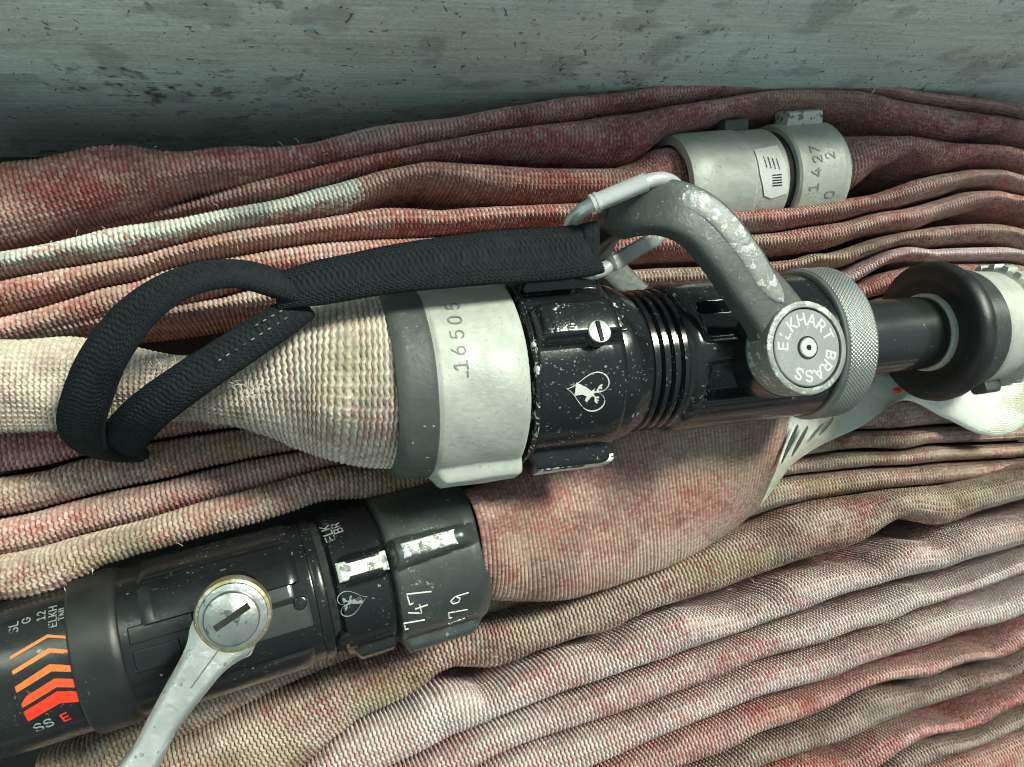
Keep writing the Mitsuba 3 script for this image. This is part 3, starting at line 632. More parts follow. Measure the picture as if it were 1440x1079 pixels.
# knurled collar behind the cap: real diamond knurl
sK0, sK1 = s1(1118), s1(1162)
Rk = N1.r(103, 1150)
def knurl_fn(S, TH):
    a, b = (S / .0016 + TH * 63 / math.pi) * math.pi, (S / .0016 - TH * 63 / math.pi) * math.pi
    return .00036 * (np.abs(np.sin(a)) + np.abs(np.sin(b))) * (S > sK0 + .0012) * (S < sK1 - .0012)
part(k_n, 'knurled_collar', lathe(N1, ring(sK0, sK1, Rk, .0012, Rk - .004), knurl_fn, n=640, fine=.00035), 'knurl_grey', True)
Rt = N1.r(51, 1280)
part(k_n, 'tip_tube', lathe(N1, ring(sK1 - .002, s1(1322), Rt, .0008), n=96), 'chrome_dark', 30)
part(k_n, 'tip_ring', lathe(N1, ring(s1(1296), s1(1312), Rt + .0012, .0008), n=96), 'alloy_pale', 30)
Rd = N1.r(98, 1318)
sd = s1(1300)
part(k_n, 'bumper', lathe(N1, [(sd + .001, Rt * .9), (sd + .0012, Rt + .003), (sd, Rt + .006), (sd - .0004, Rd * .80), (sd - .0001, Rd * .94), (sd + .0016, Rd * .985), (sd + .0040, Rd), (sd + .0062, Rd * .99), (sd + .0082, Rd * .955), (sd + .0094, Rd * .90), (sd + .0098, Rd * .6)], n=128), 'black_rubber', 60, label='thick black rubber disc near the tip')
part(k_n, 'tip_base', lathe(N1, ring(sd + .007, sd + .0195, Rd * .86, .001), n=96), 'alloy_dark', 30)
part(k_n, 'tip', lathe(N1, [(sd + .019, Rd * .6), (sd + .019, Rd * .80), (sd + .021, Rd * .83), (sd + .034, Rd * .80), (sd + .036, Rd * .86), (sd + .041, Rd * .86), (sd + .043, Rd * .78), (sd + .058, Rd * .70), (sd + .060, Rd * .5)],
     lambda S, TH: .0012 * (np.sin(TH * 24) > 0) * bumpf(S, sd + .0385, .003, .0005), n=240, fine=.0012), 'alloy_pale', 35)
part(k_n, 'tip_lug', pad(N1, sd + .022, sd + .031, -1.62, -1.30, Rd * .82, .005), 'alloy_dark', 40)
# cap (hub) facing up
zc = .076
HC = at(1136, 489, zc); sh = float((HC - N1.A) @ N1.d); hv = float((HC - N1.A) @ N1.v); hz = float((HC - N1.A) @ N1.u)
Rh = size(67, HC)
def hub(pr, n=120, fn=None, dn=N1.u):
    t = np.linspace(0, 2 * math.pi, n, endpoint=False)
    o = N1.A + N1.d * sh + N1.v * hv
    V = []
    for r, z in pr:
        rr = r + (fn(t, r) if fn else 0)
        V.append(o + (rr * np.cos(t))[:, None] * N1.d + (rr * np.sin(t))[:, None] * N1.v + z * N1.u if np.ndim(rr) else o + r * (np.cos(t)[:, None] * N1.d + np.sin(t)[:, None] * N1.v) + z * N1.u)
    return outward(trimesh.Trimesh(np.concatenate(V), tri(grid_faces(len(pr), n, True)), process=False))
part(k_n, 'hub_boss', hub([(0, 0), (Rh * 1.02, 0), (Rh * 1.02, hz - .012), (Rh * .9, hz - .011), (0, hz - .011)]), 'black_gloss', 30)
part(k_n, 'lower_boss', hub([(0, 0), (Rh * 1.05, 0), (Rh * 1.05, -Rb - .004), (Rh * .95, -Rb - .006), (0, -Rb - .006)]), 'black_gloss', 30)
k_h = part(k_n, 'handle', None or trimesh.util.concatenate([
    hub([(Rh * .84, hz - .0135), (Rh * .98, hz - .0135), (Rh * 1.0, hz - .012), (Rh * 1.0, hz - .0012), (Rh * .985, hz - .0003), (Rh * .95, hz), (Rh * .86, hz), (Rh * .845, hz - .0010), (Rh * .84, hz - .0135)])]), 'alloy_worn', 35)
pts = [(1098, 468, zc - .0075), (1078, 432, zc - .0066), (1050, 397, zc - .005), (1034, 372, zc - .004), (1014, 345, zc - .003), (990, 318, zc - .003), (962, 300, zc - .004), (930, 292, zc - .007), (900, 294, zc - .012), (874, 303, zc - .021)]
path = smooth_path([at(*q) for q in pts], 70)
wd = np.interp(np.linspace(0, 1, 70), [0, .08, .25, .5, .75, .9, 1], [.0230, .0212, .0190, .0186, .0180, .0168, .0155])
part(k_h, 'arm', sweep(path, np.repeat([[0, 0, 1.0]], 70, 0) + np.linspace(0, 1, 70)[:, None] ** 3 * np.array([-.7, .2, 0]), wd, .0105, sec=44, p=5.0), 'alloy_grey', 40)
off = path + np.array([.0022, .0026, 0]) * np.interp(np.linspace(0, 1, 70), [0, .3, .8, 1], [.6, 1, .9, .6])[:, None]
part(k_h, 'raised_band', sweep((off + [0, 0, .0050])[8:60], np.repeat([[0, 0, 1.0]], 52, 0), wd[8:60] * .46 * np.sqrt(np.clip(1 - np.abs(np.linspace(-1, 1, 52)) ** 5, .01, 1)), .0022, sec=16, p=2.3), 'alloy_worn', 40, label='raised band along the handle with its paint rubbed off')
cross = smooth_path([path[-1] + [.001, 0, 0], at(862, 312, .046), at(846, 330, .030), at(838, 342, .016), at(836, 352, .006)], 30)
part(k_h, 'grip_bar', sweep(cross, np.repeat([[-.6, .6, .4]], 30, 0), .0155, .0125, sec=28, p=2.6), 'alloy_dark', 40)
far = smooth_path([at(828, 352, .004), at(850, 372, .003), at(880, 402, .002), at(920, 440, .001), at(990, 500, .000)], 30)
part(k_h, 'arm', sweep(far, np.repeat([[0, 0, 1.0]], 30, 0), .0125, .007, sec=24, p=4), 'alloy_grey', 40)
k_cap = part(k_n, 'cap', hub([(0, hz - .012), (Rh * .825, hz - .012), (Rh * .825, hz - .0012), (Rh * .81, hz - .0004), (Rh * .79, hz - .0002), (0, hz - .00022)]), 'cap_alloy', 30)
part(k_n, 'cap_seam', hub([(Rh * .80, hz - .013), (Rh * .86, hz - .013), (Rh * .86, hz - .0016), (Rh * .80, hz - .0016)]), 'void_black', 30)
part(k_cap, 'cap_ring', hub([(Rh * .215, hz - .002), (Rh * .245, hz - .002), (Rh * .245, hz + .00005), (Rh * .215, hz + .00005), (Rh * .215, hz - .002)]), 'void_black', 30)
part(k_cap, 'cap_screw', hub([(0, hz - .002), (Rh * .21, hz - .002), (Rh * .21, hz + .0003), (Rh * .19, hz + .0006), (0, hz + .0006)]), 'steel', 30)
part(k_cap, 'cap_socket', hub([(0, hz), (Rh * .065, hz), (Rh * .065, hz + .00075), (0, hz + .00075)], n=6), 'void_black', False)
def arc_text(text, r, a0, a1, h, face_in):
    out = []
    for i, ch in enumerate(text):
        a = a0 + (a1 - a0) * i / (len(text) - 1)
        m = meshkit.text_mesh(ch, h, .0002, True); e = m.bounds; m.apply_translation((-(e[0, 0] + e[1, 0]) / 2, -h / 2, 0))
        up = a if not face_in else a + math.pi
        rot = up - math.pi / 2
        m.apply_transform(trimesh.transformations.rotation_matrix(rot, (0, 0, 1))); m.apply_translation((r * math.cos(a), r * math.sin(a), 0))
        out.append(m)
    m = trimesh.util.concatenate(out); v = m.vertices
    o = N1.A + N1.d * sh + N1.v * hv
    return trimesh.Trimesh(o + v[:, :1] * N1.d + v[:, 1:2] * N1.v + (hz - .00036 + v[:, 2:]) * N1.u, m.faces, process=False)
part(k_cap, 'lettering', arc_text('ELKHART', Rh * .60, math.radians(172), math.radians(22), Rh * .25, False), 'cap_print')
part(k_cap, 'lettering', arc_text('BRASS', Rh * .60, math.radians(-20), math.radians(-118), Rh * .25, False), 'cap_print')

# ================================================================== black strap and snap clip
def ribbon(pts, width, thick, n, nrm):
    """pts (x, y, z) of its middle; nrm the way its face looks at each point"""
    P_ = smooth_path([at(*q) for q in pts], n); t0 = np.linspace(0, 1, len(pts)); t = np.linspace(0, 1, n)
    N_ = np.stack([np.interp(t, t0, np.array(nrm, float)[:, i]) for i in range(3)], 1)
    m = sweep(P_, N_, np.interp(t, t0, width) if np.ndim(width) else width, thick, sec=64, p=3.2)
    s_ = np.concatenate([[0], np.cumsum(np.linalg.norm(np.diff(P_, axis=0), axis=1))])
    per = 2 * (np.mean(width) + thick)
    uv = np.vstack([np.stack([np.repeat(s_, 64), np.tile(np.arange(64) / 64 * per, n)], 1), [[0, 0], [s_[-1], 0]]])
    return m, uv
k_w = thing('webbing_strap', 'black webbing strap hitched round the cream hose and clipped at its other end', 'strap')
def webbing(name, pts, width, thick, n, nrm):
    P_ = smooth_path([at(*q) for q in pts], n); t0 = np.linspace(0, 1, len(pts)); t = np.linspace(0, 1, n)
    N_ = np.stack([np.interp(t, t0, np.array(nrm, float)[:, i]) for i in range(3)], 1)
    d = np.gradient(P_, axis=0); d /= np.linalg.norm(d, axis=1, keepdims=True)
    N_ = N_ - (N_ * d).sum(1, keepdims=True) * d; N_ /= np.linalg.norm(N_, axis=1, keepdims=True); B_ = np.cross(N_, d)
    w = np.interp(t, t0, width) if np.ndim(width) else np.full(n, width)
    s_ = np.concatenate([[0], np.cumsum(np.linalg.norm(np.diff(P_, axis=0), axis=1))])
    # dense regrid: cross ribs 0.8 mm, ten cords across
    U = np.arange(0, s_[-1], .0008 / 4); ip = lambda A: np.stack([np.interp(U, s_, A[:, i]) for i in range(3)], 1)
    Pc = np.stack([CubicSpline(s_, P_[:, i])(U) for i in range(3)], 1); Nc, Bc, wc = ip(N_), ip(B_), np.interp(U, s_, w)
    m_ = 96; th = np.linspace(0, 2 * math.pi, m_, endpoint=False)
    cx = np.sign(np.cos(th)) * np.abs(np.cos(th)) ** (2 / 3.6); cy = np.sign(np.sin(th)) * np.abs(np.sin(th)) ** (2 / 2.1)
    rib = .00050 * np.abs(np.sin(math.pi * U[:, None] / .0018 + (np.floor(th[None] / (2 * math.pi) * 48) % 2) * math.pi / 2))
    V = Pc[:, None] + (.5 * wc[:, None] * cx[None])[..., None] * Bc[:, None] + ((.5 * thick) * cy[None] + rib * np.sign(cy)[None])[..., None] * Nc[:, None]
    me = trimesh.Trimesh(V.reshape(-1, 3), tri(grid_faces(len(U), m_, True)), process=False); outward(me)
    uv = np.stack(np.broadcast_arrays(U[:, None], (th / (2 * math.pi) * 2 * np.mean(w))[None]), -1).reshape(-1, 2)
    return part(k_w, name, me, 'webbing', True, uv=uv)
webbing('band', [(830, 351, .060), (814, 353, .0622), (780, 357, .062), (700, 362, .064), (620, 370, .065), (550, 379, .064), (480, 392, .062), (420, 404, .060), (388, 412, .058)],
        [.0180, .0188, .0186, .0178, .0170, .0160, .0148, .0135, .011], .0026, 160, [(.1, .3, 1)] * 7 + [(0, .1, 1)] * 2)
webbing('loop', [(424, 408, .058), (380, 396, .060), (340, 386, .061), (290, 388, .062), (240, 406, .062), (200, 434, .060), (165, 474, .056), (140, 515, .050), (122, 560, .042), (114, 596, .032), (126, 626, .020), (160, 640, .012), (200, 640, .008)],
        [.010, .0105, .0108, .0115, .0135, .0148, .0152, .0152, .0152, .0152, .015, .0145, .014], .0034, 200,
        [(.1, .5, 1), (.1, .6, .9), (0, .7, .8), (-.3, .6, .8), (-.4, .5, .8), (-.5, .3, .9), (-.5, .1, .9), (-.5, -.2, .9), (-.5, -.4, .8), (-.5, -.8, .6), (-.3, -1, .3), (-.1, -1, .1), (0, -1, 0)])
webbing('loop', [(425, 430, .056), (395, 452, .058), (360, 474, .058), (320, 500, .057), (280, 526, .055), (240, 554, .050), (207, 580, .043), (182, 606, .032), (172, 626, .020), (182, 640, .010)],
        [.0100, .0110, .0115, .0118, .0122, .0128, .0135, .014, .014, .0135], .0036, 180,
        [(.1, .5, 1), (.1, .4, 1), (.1, .3, 1), (0, .2, 1), (0, .1, 1), (-.1, -.1, 1), (-.2, -.5, .8), (-.3, -1, .5), (-.2, -1, .2), (0, -1, 0)])
# stitches: small blue-white threads along the sewn strands
st_ = []
for (x0, y0, x1, y1, n_, z) in ((405, 446, 300, 512, 9, .0606), (398, 436, 352, 462, 4, .0606)):
    for i in range(n_):
        f0, f1 = (i + .1) / n_, (i + .42) / n_
        a, b = at(x0 + (x1 - x0) * f0, y0 + (y1 - y0) * f0, z), at(x0 + (x1 - x0) * f1, y0 + (y1 - y0) * f1, z)
        st_.append(tube([a, (a + b) / 2 + [0, 0, .0002], b], .00019, 6))
part(k_w, 'stitching', trimesh.util.concatenate(st_), 'faint_print', 60, kind='stuff')
webbing('fold', [(826, 318, .0592), (828, 330, .0600), (828, 350, .0604), (827, 368, .0600), (825, 380, .0585)], .0052, .0062, 40, [(1, 0, .4)] * 5)

k_k = thing('snap_clip', 'bright metal snap clip joining the black strap to the grey handle', 'clip')
za = .068
ringp = [(803, 335, .054), (803, 316, .057), (813, 301, .063), (830, 289, .067), (868, 273, .070), (906, 257, .072), (928, 252, .072), (948, 259, .069), (961, 275, .062), (962, 292, .050), (946, 316, .044), (924, 334, .045), (890, 355, .050), (856, 374, .055), (838, 383, .057), (822, 381, .0575), (812, 370, .055), (806, 353, .053)]
rp = smooth_path([at(*q) for q in ringp], 160, closed=True)
part(k_k, 'frame', tube(rp, .0024, 18, closed=True), 'clip_steel', 60)
g0, g1 = at(832, 288, .0682), at(908, 256, .0732)
gp = np.array([g0 + (g1 - g0) * t for t in np.linspace(0, 1, 16)])
part(k_k, 'gate', sweep(gp, np.repeat([[0, .25, 1.0]], 16, 0), .0058, .0056, sec=28, p=2.6), 'clip_steel', 40)
for t in (.02, .10):
    c = g0 + (g1 - g0) * t; part(k_k, 'gate_collar', sweep(np.array([c + (g1 - g0) * e for e in np.linspace(-.022, .022, 4)]), np.repeat([[0, .25, 1.0]], 4, 0), .0066, .0064, sec=24, p=2.6), 'clip_steel', 40)
fp = np.array([at(862, 371, .0575) + (at(922, 335, .0490) - at(862, 371, .0575)) * t for t in np.linspace(0, 1, 12)])
part(k_k, 'flat_face', sweep(fp, np.repeat([[0, -.2, 1.0]], 12, 0), .0056, .0028, sec=24, p=4), 'steel_rough', 40, label='roughened flat face of the lower leg')

# ================================================================== the second nozzle, its coupling and the flat hose
N2 = Axis((60, 938), (664, 765), .006, .002)
s2 = N2.s
k_m = thing('nozzle', 'black nozzle with orange arrow stripes and a steel lever at lower left', 'nozzle')
Rm = N2.r(99, 320)
sb0, sb1 = s2(188), s2(440)
part(k_m, 'barrel', lathe(N2, ring(sb0 - .002, sb1, Rm, .0015), n=140), 'black_satin', 30)
part(k_m, 'barrel_flange', lathe(N2, ring(s2(436), s2(452), Rm + .0005, .0012), n=140), 'black_satin', 30)
part(k_m, 'barrel_neck', lathe(N2, ring(s2(448), s2(470), Rm * .96, .001), n=140), 'void_black', 30)
# raised panels round the barrel
for th, w in ((-.95, .30), (.60, .28), (1.25, .28)):
    part(k_m, 'barrel_panel', pad(N2, sb0 + .006, sb1 - .004, th - w, th + w, Rm, .0016, .0008), 'black_satin', 35)
s0, t0 = N2.hit(402, 845, Rm); s0b, t0b = N2.hit(445, 880, Rm)
sp0, sp1 = N2.hit(366, 860, Rm)[0], N2.hit(437, 845, Rm)[0]
part(k_m, 'trunnion_plate', pad(N2, s2(300), sp1, N2.hit(400, 892, Rm)[1], N2.hit(400, 850, Rm)[1], Rm - .0002, .0013, .0006), 'alloy_dark', 35)
part(k_m, 'trunnion_plate', pad(N2, s2(300), sp1 - .004, N2.hit(395, 847, Rm)[1], N2.hit(395, 815, Rm)[1], Rm - .0002, .0010, .0006), 'alloy_dark', 35)
part(k_m, 'barrel_panel', pad(N2, s2(198), s2(262), N2.hit(240, 935, Rm)[1], N2.hit(240, 900, Rm)[1], Rm - .0002, .0011, .0006), 'black_satin', 35)
part(k_m, 'barrel_panel', pad(N2, s2(196), s2(285), N2.hit(240, 893, Rm)[1], N2.hit(240, 865, Rm)[1], Rm - .0002, .0010, .0006), 'black_satin', 35)
ss, ts = N2.hit(422, 848, Rm)
k_p = part(k_m, 'plate_screw', disc_on(N2, ss, ts, Rm + .0010, .0022, .0005), 'black_satin', 30)
part(k_p, 'socket', disc_on(N2, ss, ts, Rm + .0012, .0010, .0005, n=6), 'void_black')
# collar and labelled sleeve
sc0, sc1 = s2(122), s2(190)
part(k_m, 'collar', lathe(N2, [(sc0, Rm * .7), (sc0, Rm * 1.02), (sc0 + .001, Rm * 1.055), (sc1 - .0035, Rm * 1.06), (sc1 - .001, Rm * 1.03), (sc1, Rm * .98), (sc1, Rm * .7)], n=160), 'black_rubber', 40)
Rl = Rm * .985
part(k_m, 'sleeve', lathe(N2, ring(s2(-160), sc0 + .002, Rl, .001), n=160), 'black_satin', 30)
bars = [('amber_print', [(14, 924), (67, 893), (118, 897), (118, 900), (68, 897), (15, 928)]),
        ('amber_print', [(17, 944), (69, 912), (122, 916), (123, 921), (71, 918), (19, 949)]),
        ('orange_print', [(21, 966), (70, 934), (127, 937), (128, 945), (73, 944), (24, 974)]),
        ('orange_red_print', [(30, 990), (37, 979), (77, 954), (132, 955), (134, 966), (80, 966), (32, 995)]),
        ('red_print', [(33, 1001), (80, 972), (136, 971), (140, 984), (85, 988), (40, 1014)])]
for m_, pts in bars:
    part(k_m, 'arrow_stripe', lay(N2, Rl, [pix_poly(N2, Rl, pts)], .0001), m_)
for text, px, py, h, m_ in (('SL', 19, 884, .0026, 'faint_print'), ('G', 37, 874, .0024, 'faint_print'), ('12', 58, 868, .0024, 'faint_print'), ('ELKH', 74, 868, .0024, 'faint_print'), ('INL', 88, 862, .0024, 'faint_print')):
    stamp(N2, Rl, text, px, py, h, math.pi / 2, m_, k_m, 'print_line')
for text, px, py, h, m_ in (('SS', 60, 1020, .0034, 'faint_print'), ('E', 90, 1009, .0034, 'red_print'), ('G', 128, 1003, .0034, 'faint_print')):
    stamp(N2, Rl, text, px, py, h, math.radians(10), m_, k_m, 'print_line')
# swivel
s20, s21 = s2(462), s2(536)
Rs = N2.r(99, 500)
def sw2(S, TH):
    t = wrapang(TH)
    return sum(bumpf(wrapang(t - c), 0, .16, .05) for c in (.30, -1.12, 1.9)) * .0028 * sstep(s20 + .003, s20 + .005, S) * (1 - sstep(s21 - .0028, s21 - .001, S))
part(k_m, 'swivel_coupling', lathe(N2, [(s20, Rs * .7), (s20, Rs - .002), (s20 + .0014, Rs), (s21 - .002, Rs), (s21, Rs - .0016), (s21, Rs * .7)], sw2, n=280, fine=.001), 'black_satin', 35)
a, b = N2.hit(505, 790, Rs)
part(k_m, 'worn_lug', pad(N2, a - .008, a + .009, .30 - .12, .30 + .12, Rs + .0024, .0008), 'alloy_bright', 40, label='lug with its edge worn to bright metal')
a, b = N2.hit(497, 846, Rs)
part(k_m, 'emblem', lay(N2, Rs, place2d(emblem(.0088, .0100, .00026), a, b * Rs, 90 + 4), .0002), 'faint_print', label='thin heart outline with a deer head')
a, b = N2.hit(487, 899, Rs)
part(k_m, 'emblem_screw', disc_on(N2, a, b, Rs, .0026, .0006), 'black_satin', 30)
stamp(N2, Rs, 'ELK', 461, 751, .0034, math.pi / 2 + .1, 'faint_print', k_m, 'print_line')
stamp(N2, Rs, 'BR', 474, 744, .0032, math.pi / 2 + .1, 'faint_print', k_m, 'print_line')
# lever with its big slotted screw
lv = N2.u
zl = .0455
LC = at(326, 868, zl)
def lever_outline():
    pts = [(377, 850), (379, 868), (372, 888), (362, 905), (352, 925), (338, 932), (318, 946), (290, 978), (250, 1030), (205, 1100), (150, 1100), (180, 1062), (205, 1016), (232, 966), (252, 930), (262, 905), (266, 885), (278, 862), (292, 838), (315, 823), (340, 820), (362, 829)]
    return pts
q = np.array([at(x, y, zl) for x, y in lever_outline()])
t = np.concatenate([[0], np.cumsum(np.linalg.norm(np.diff(np.vstack([q, q[:1]]), axis=0), axis=1))])
sm = np.stack([PchipInterpolator(t, np.append(q[:, i], q[0, i]))(np.linspace(0, t[-1], 160, endpoint=False)) for i in range(2)], 1)
pg = Polygon(sm).buffer(0)
def domed(pg, z0, z1, rim, top_fn=None):
    """a plate with rounded rim"""
    ms = []; steps = [(0, 0.0), (rim * .12, .45), (rim * .45, .80), (rim, 1.0)]
    lay_ = []
    base = np.array(pg.exterior.coords)[:-1]
    c = trimesh.path.polygons.projection_extents if False else None
    m = trimesh.creation.extrude_polygon(pg.buffer(-.0001), z1 - z0, engine='earcut')
    m = m.subdivide_to_size(.0035)
    v = m.vertices.copy()
    from shapely import points, distance
    e = distance(pg.exterior, points(v[:, :2]))
    k_ = np.clip(e / rim, 0, 1); h = np.sqrt(np.clip(1 - (1 - k_) ** 2, 0, 1))
    up = v[:, 2] > (z1 - z0) * .5
    v[:, 2] = z0 + np.where(up, (z1 - z0) * (.45 + .55 * h), 0)
    return trimesh.Trimesh(v, m.faces, process=False)
k_lev = part(k_m, 'lever', domed(pg, zl - .006, zl, .0028), 'steel_rough', 40, label='bare steel lever arm with a scored surface')
o = LC - N2.A
shs, shv, shu = float(o @ N2.d), float(o @ N2.v), float(o @ N2.u)
def stud(px, py, z, pr, n=72):
    c = at(px, py, z); t = np.linspace(0, 2 * math.pi, n, endpoint=False)
    V = np.concatenate([c + r * np.stack([np.cos(t), np.sin(t), 0 * t], 1) + [0, 0, h] for r, h in pr])
    return outward(trimesh.Trimesh(V, tri(grid_faces(len(pr), n, True)), process=False))
Rv = size(53, LC)
part(k_lev, 'brass_rim', stud(328, 866, zl, [(0, -.0062), (Rv * .98, -.0062), (Rv * 1.0, -.004), (Rv * 1.0, -.001), (Rv * .96, .0002), (Rv * .88, .0006), (Rv * .87, -.001), (0, -.001)]), 'brass_worn', 40)
part(k_m, 'lever_boss', stud(328, 866, zl, [(0, -.022), (Rv * .86, -.022), (Rv * .86, -.0058), (0, -.0058)]), 'black_satin', 40)
part(k_lev, 'washer', stud(328, 867, zl, [(0, -.002), (Rv * .87, -.002), (Rv * .87, .0004), (Rv * .70, .0010), (Rv * .62, .0008), (0, .0008)]), 'steel_dull', 40)
k_sc = part(k_lev, 'lever_screw', stud(326, 868, zl, [(0, 0), (Rv * .72, 0), (Rv * .72, .0020), (Rv * .68, .0030), (Rv * .5, .0038), (Rv * .2, .0045), (0, .0046)]), 'steel_dull', 40)
a, b = at(302, 885, zl + .0046), at(350, 852, zl + .0046)
part(k_lev, 'screw_slot', sweep(np.array([a + (b - a) * t for t in np.linspace(0, 1, 8)]) + [0, 0, -.0004], np.repeat([[0, 0, 1.0]], 8, 0), .0019, .0016, sec=12, p=6), 'void_black', 40)
a, b = at(314, 905, zl), at(268, 968, zl)
part(k_lev, 'scored_line', tube(np.array([a + (b - a) * t for t in np.linspace(0, 1, 8)]), .00028, 6), 'engraving', 60)

# flat hose with its dark coupling
k_f = thing('flat_hose', 'wide flat red hose with the dark dented coupling at lower middle', 'hose')
R3 = N2.r(102, 600)
s30, s31 = s2(537), s2(662)
part(k_f, 'coupling_gap', lathe(N2, ring(s21 - .001, s30 + .002, R3 * .90, .001)), 'void_black', 30)
def cp2(S, TH):
    t = wrapang(TH); out = 0
    ll = (S - s30) / (s31 - s30)
    for c in (.33, -1.25, 2.0):
        out = out + np.sqrt(np.clip(1 - (wrapang(t - c) / (.17 * (1.15 - .5 * np.clip(ll, 0, 1)))) ** 2, 0, 1)) * .0042 * sstep(.02, .06, ll) * (1 - sstep(.72, .92, ll))
    return out
k_c2 = part(k_f, 'coupling', lathe(N2, [(s30, R3 * .75), (s30, R3 - .0014), (s30 + .0012, R3), (s31 - .006, R3 + .0002), (s31 - .0025, R3 - .0008), (s31 - .0006, R3 - .003), (s31, R3 - .005), (s31, R3 * .7)], cp2, n=300, fine=.0011), 'alloy_dark', 40)
a, b = N2.hit(605, 777, R3)
part(k_c2, 'worn_lug', pad(N2, s30 + .004, s30 + .0235, .33 - .085, .33 + .085, R3 + .0041, .0009, .0008), 'alloy_bright', 40, label='lug ground to bright bare metal')
a, b = N2.hit(630, 704, R3)
part(k_c2, 'dent', pad(N2, a - .005, a + .004, b - .09, b + .09, R3 - .0006, .0008, .001), 'alloy_grey', 40, label='bare oval patch by the rim')
def scratch(ax, R, strokes, r=.00028):
    out = []
    for st in strokes:
        q = [ax.hit(x, y, R) for x, y in st]
        out.append(tube(np.array([ax.P(a, b, R + .0001) for a, b in q]), r, 6))
    return trimesh.util.concatenate(out)
FIG = {'7': [[(-.3, .5), (.32, .5), (-.05, -.5)], [(-.3, .5), (-.3, .34)]], '4': [[(.1, .5), (-.32, -.12), (.36, -.12)], [(.16, .14), (.12, -.5)]],
       '1': [[(-.1, .3), (.05, .5), (.02, -.5)]], '9': [[(.28, .2), (.08, .46), (-.2, .36), (-.22, .08), (.04, -.02), (.28, .18), (.2, -.5)]]}
for ch, px, py, h in (('7', 583, 876, .0058), ('4', 588, 858, .0058), ('7', 590, 837, .0066), ('1', 642, 873, .0050), ('7', 644, 861, .0056), ('9', 646, 842, .0058)):
    c0, c1 = N2.hit(px, py, R3); out = []
    for st in FIG[ch]:
        q = np.array(st) * h; q = np.stack([-q[:, 1] * 1.25, q[:, 0]], 1) @ np.array([[math.cos(.1), math.sin(.1)], [-math.sin(.1), math.cos(.1)]])
        q = np.concatenate([q[:1]] + [np.linspace(p0, p1, 5)[1:] for p0, p1 in zip(q[:-1], q[1:])])
        out.append(tube(N2.P(c0 + q[:, 0], c1 + q[:, 1] / R3, R3 + .00012), .00030, 6))
    part(k_c2, 'scratched_figure', trimesh.util.concatenate(out), 'white_print', 60)

# flat hose body: from the round coupling to a wide flat band that passes under the nozzle and on to the right
def flat_body():
    top = [(650, 694), (700, 676), (740, 655), (790, 625), (860, 600), (960, 585), (1040, 580), (1100, 580), (1180, 540), (1260, 500), (1340, 480), (1440, 470), (1560, 460)]
    bot = [(662, 838), (700, 843), (780, 845), (830, 841), (890, 824), (940, 800), (985, 775), (1022, 748), (1068, 708), (1095, 669), (1145, 630), (1207, 600), (1273, 563), (1330, 588), (1395, 614), (1440, 600), (1560, 560)]
    return top, bot
k_fj = None
TOPP = [(648, 690), (676, 682), (705, 668), (745, 640), (800, 610), (860, 590), (920, 575), (980, 560), (1040, 540), (1085, 515), (1130, 490), (1180, 470), (1240, 455), (1310, 440), (1400, 430), (1520, 425)]
BOTP = [(662, 838), (690, 842), (730, 845), (790, 844), (842, 831), (893, 814), (945, 795), (993, 769), (1030, 745), (1050, 733), (1066, 709), (1095, 669), (1145, 631), (1205, 600), (1273, 562), (1320, 580)]
TOPP = [(648, 690), (676, 682), (705, 668), (745, 640), (800, 612), (860, 592), (920, 580), (980, 574), (1040, 568), (1100, 560), (1150, 540), (1190, 510), (1230, 490), (1290, 470), (1340, 460), (1400, 452), (1460, 446), (1540, 440)]
BOTP = [(662, 838), (690, 842), (730, 845), (790, 844), (842, 831), (893, 814), (945, 795), (993, 769), (1027, 746), (1057, 722), (1075, 700), (1095, 669), (1145, 631), (1205, 602), (1273, 563), (1330, 588), (1395, 614), (1452, 582)]
tz = [(0, .006), (1, .006), (2, .006), (4, .002), (8, .000), (17, -.001)]
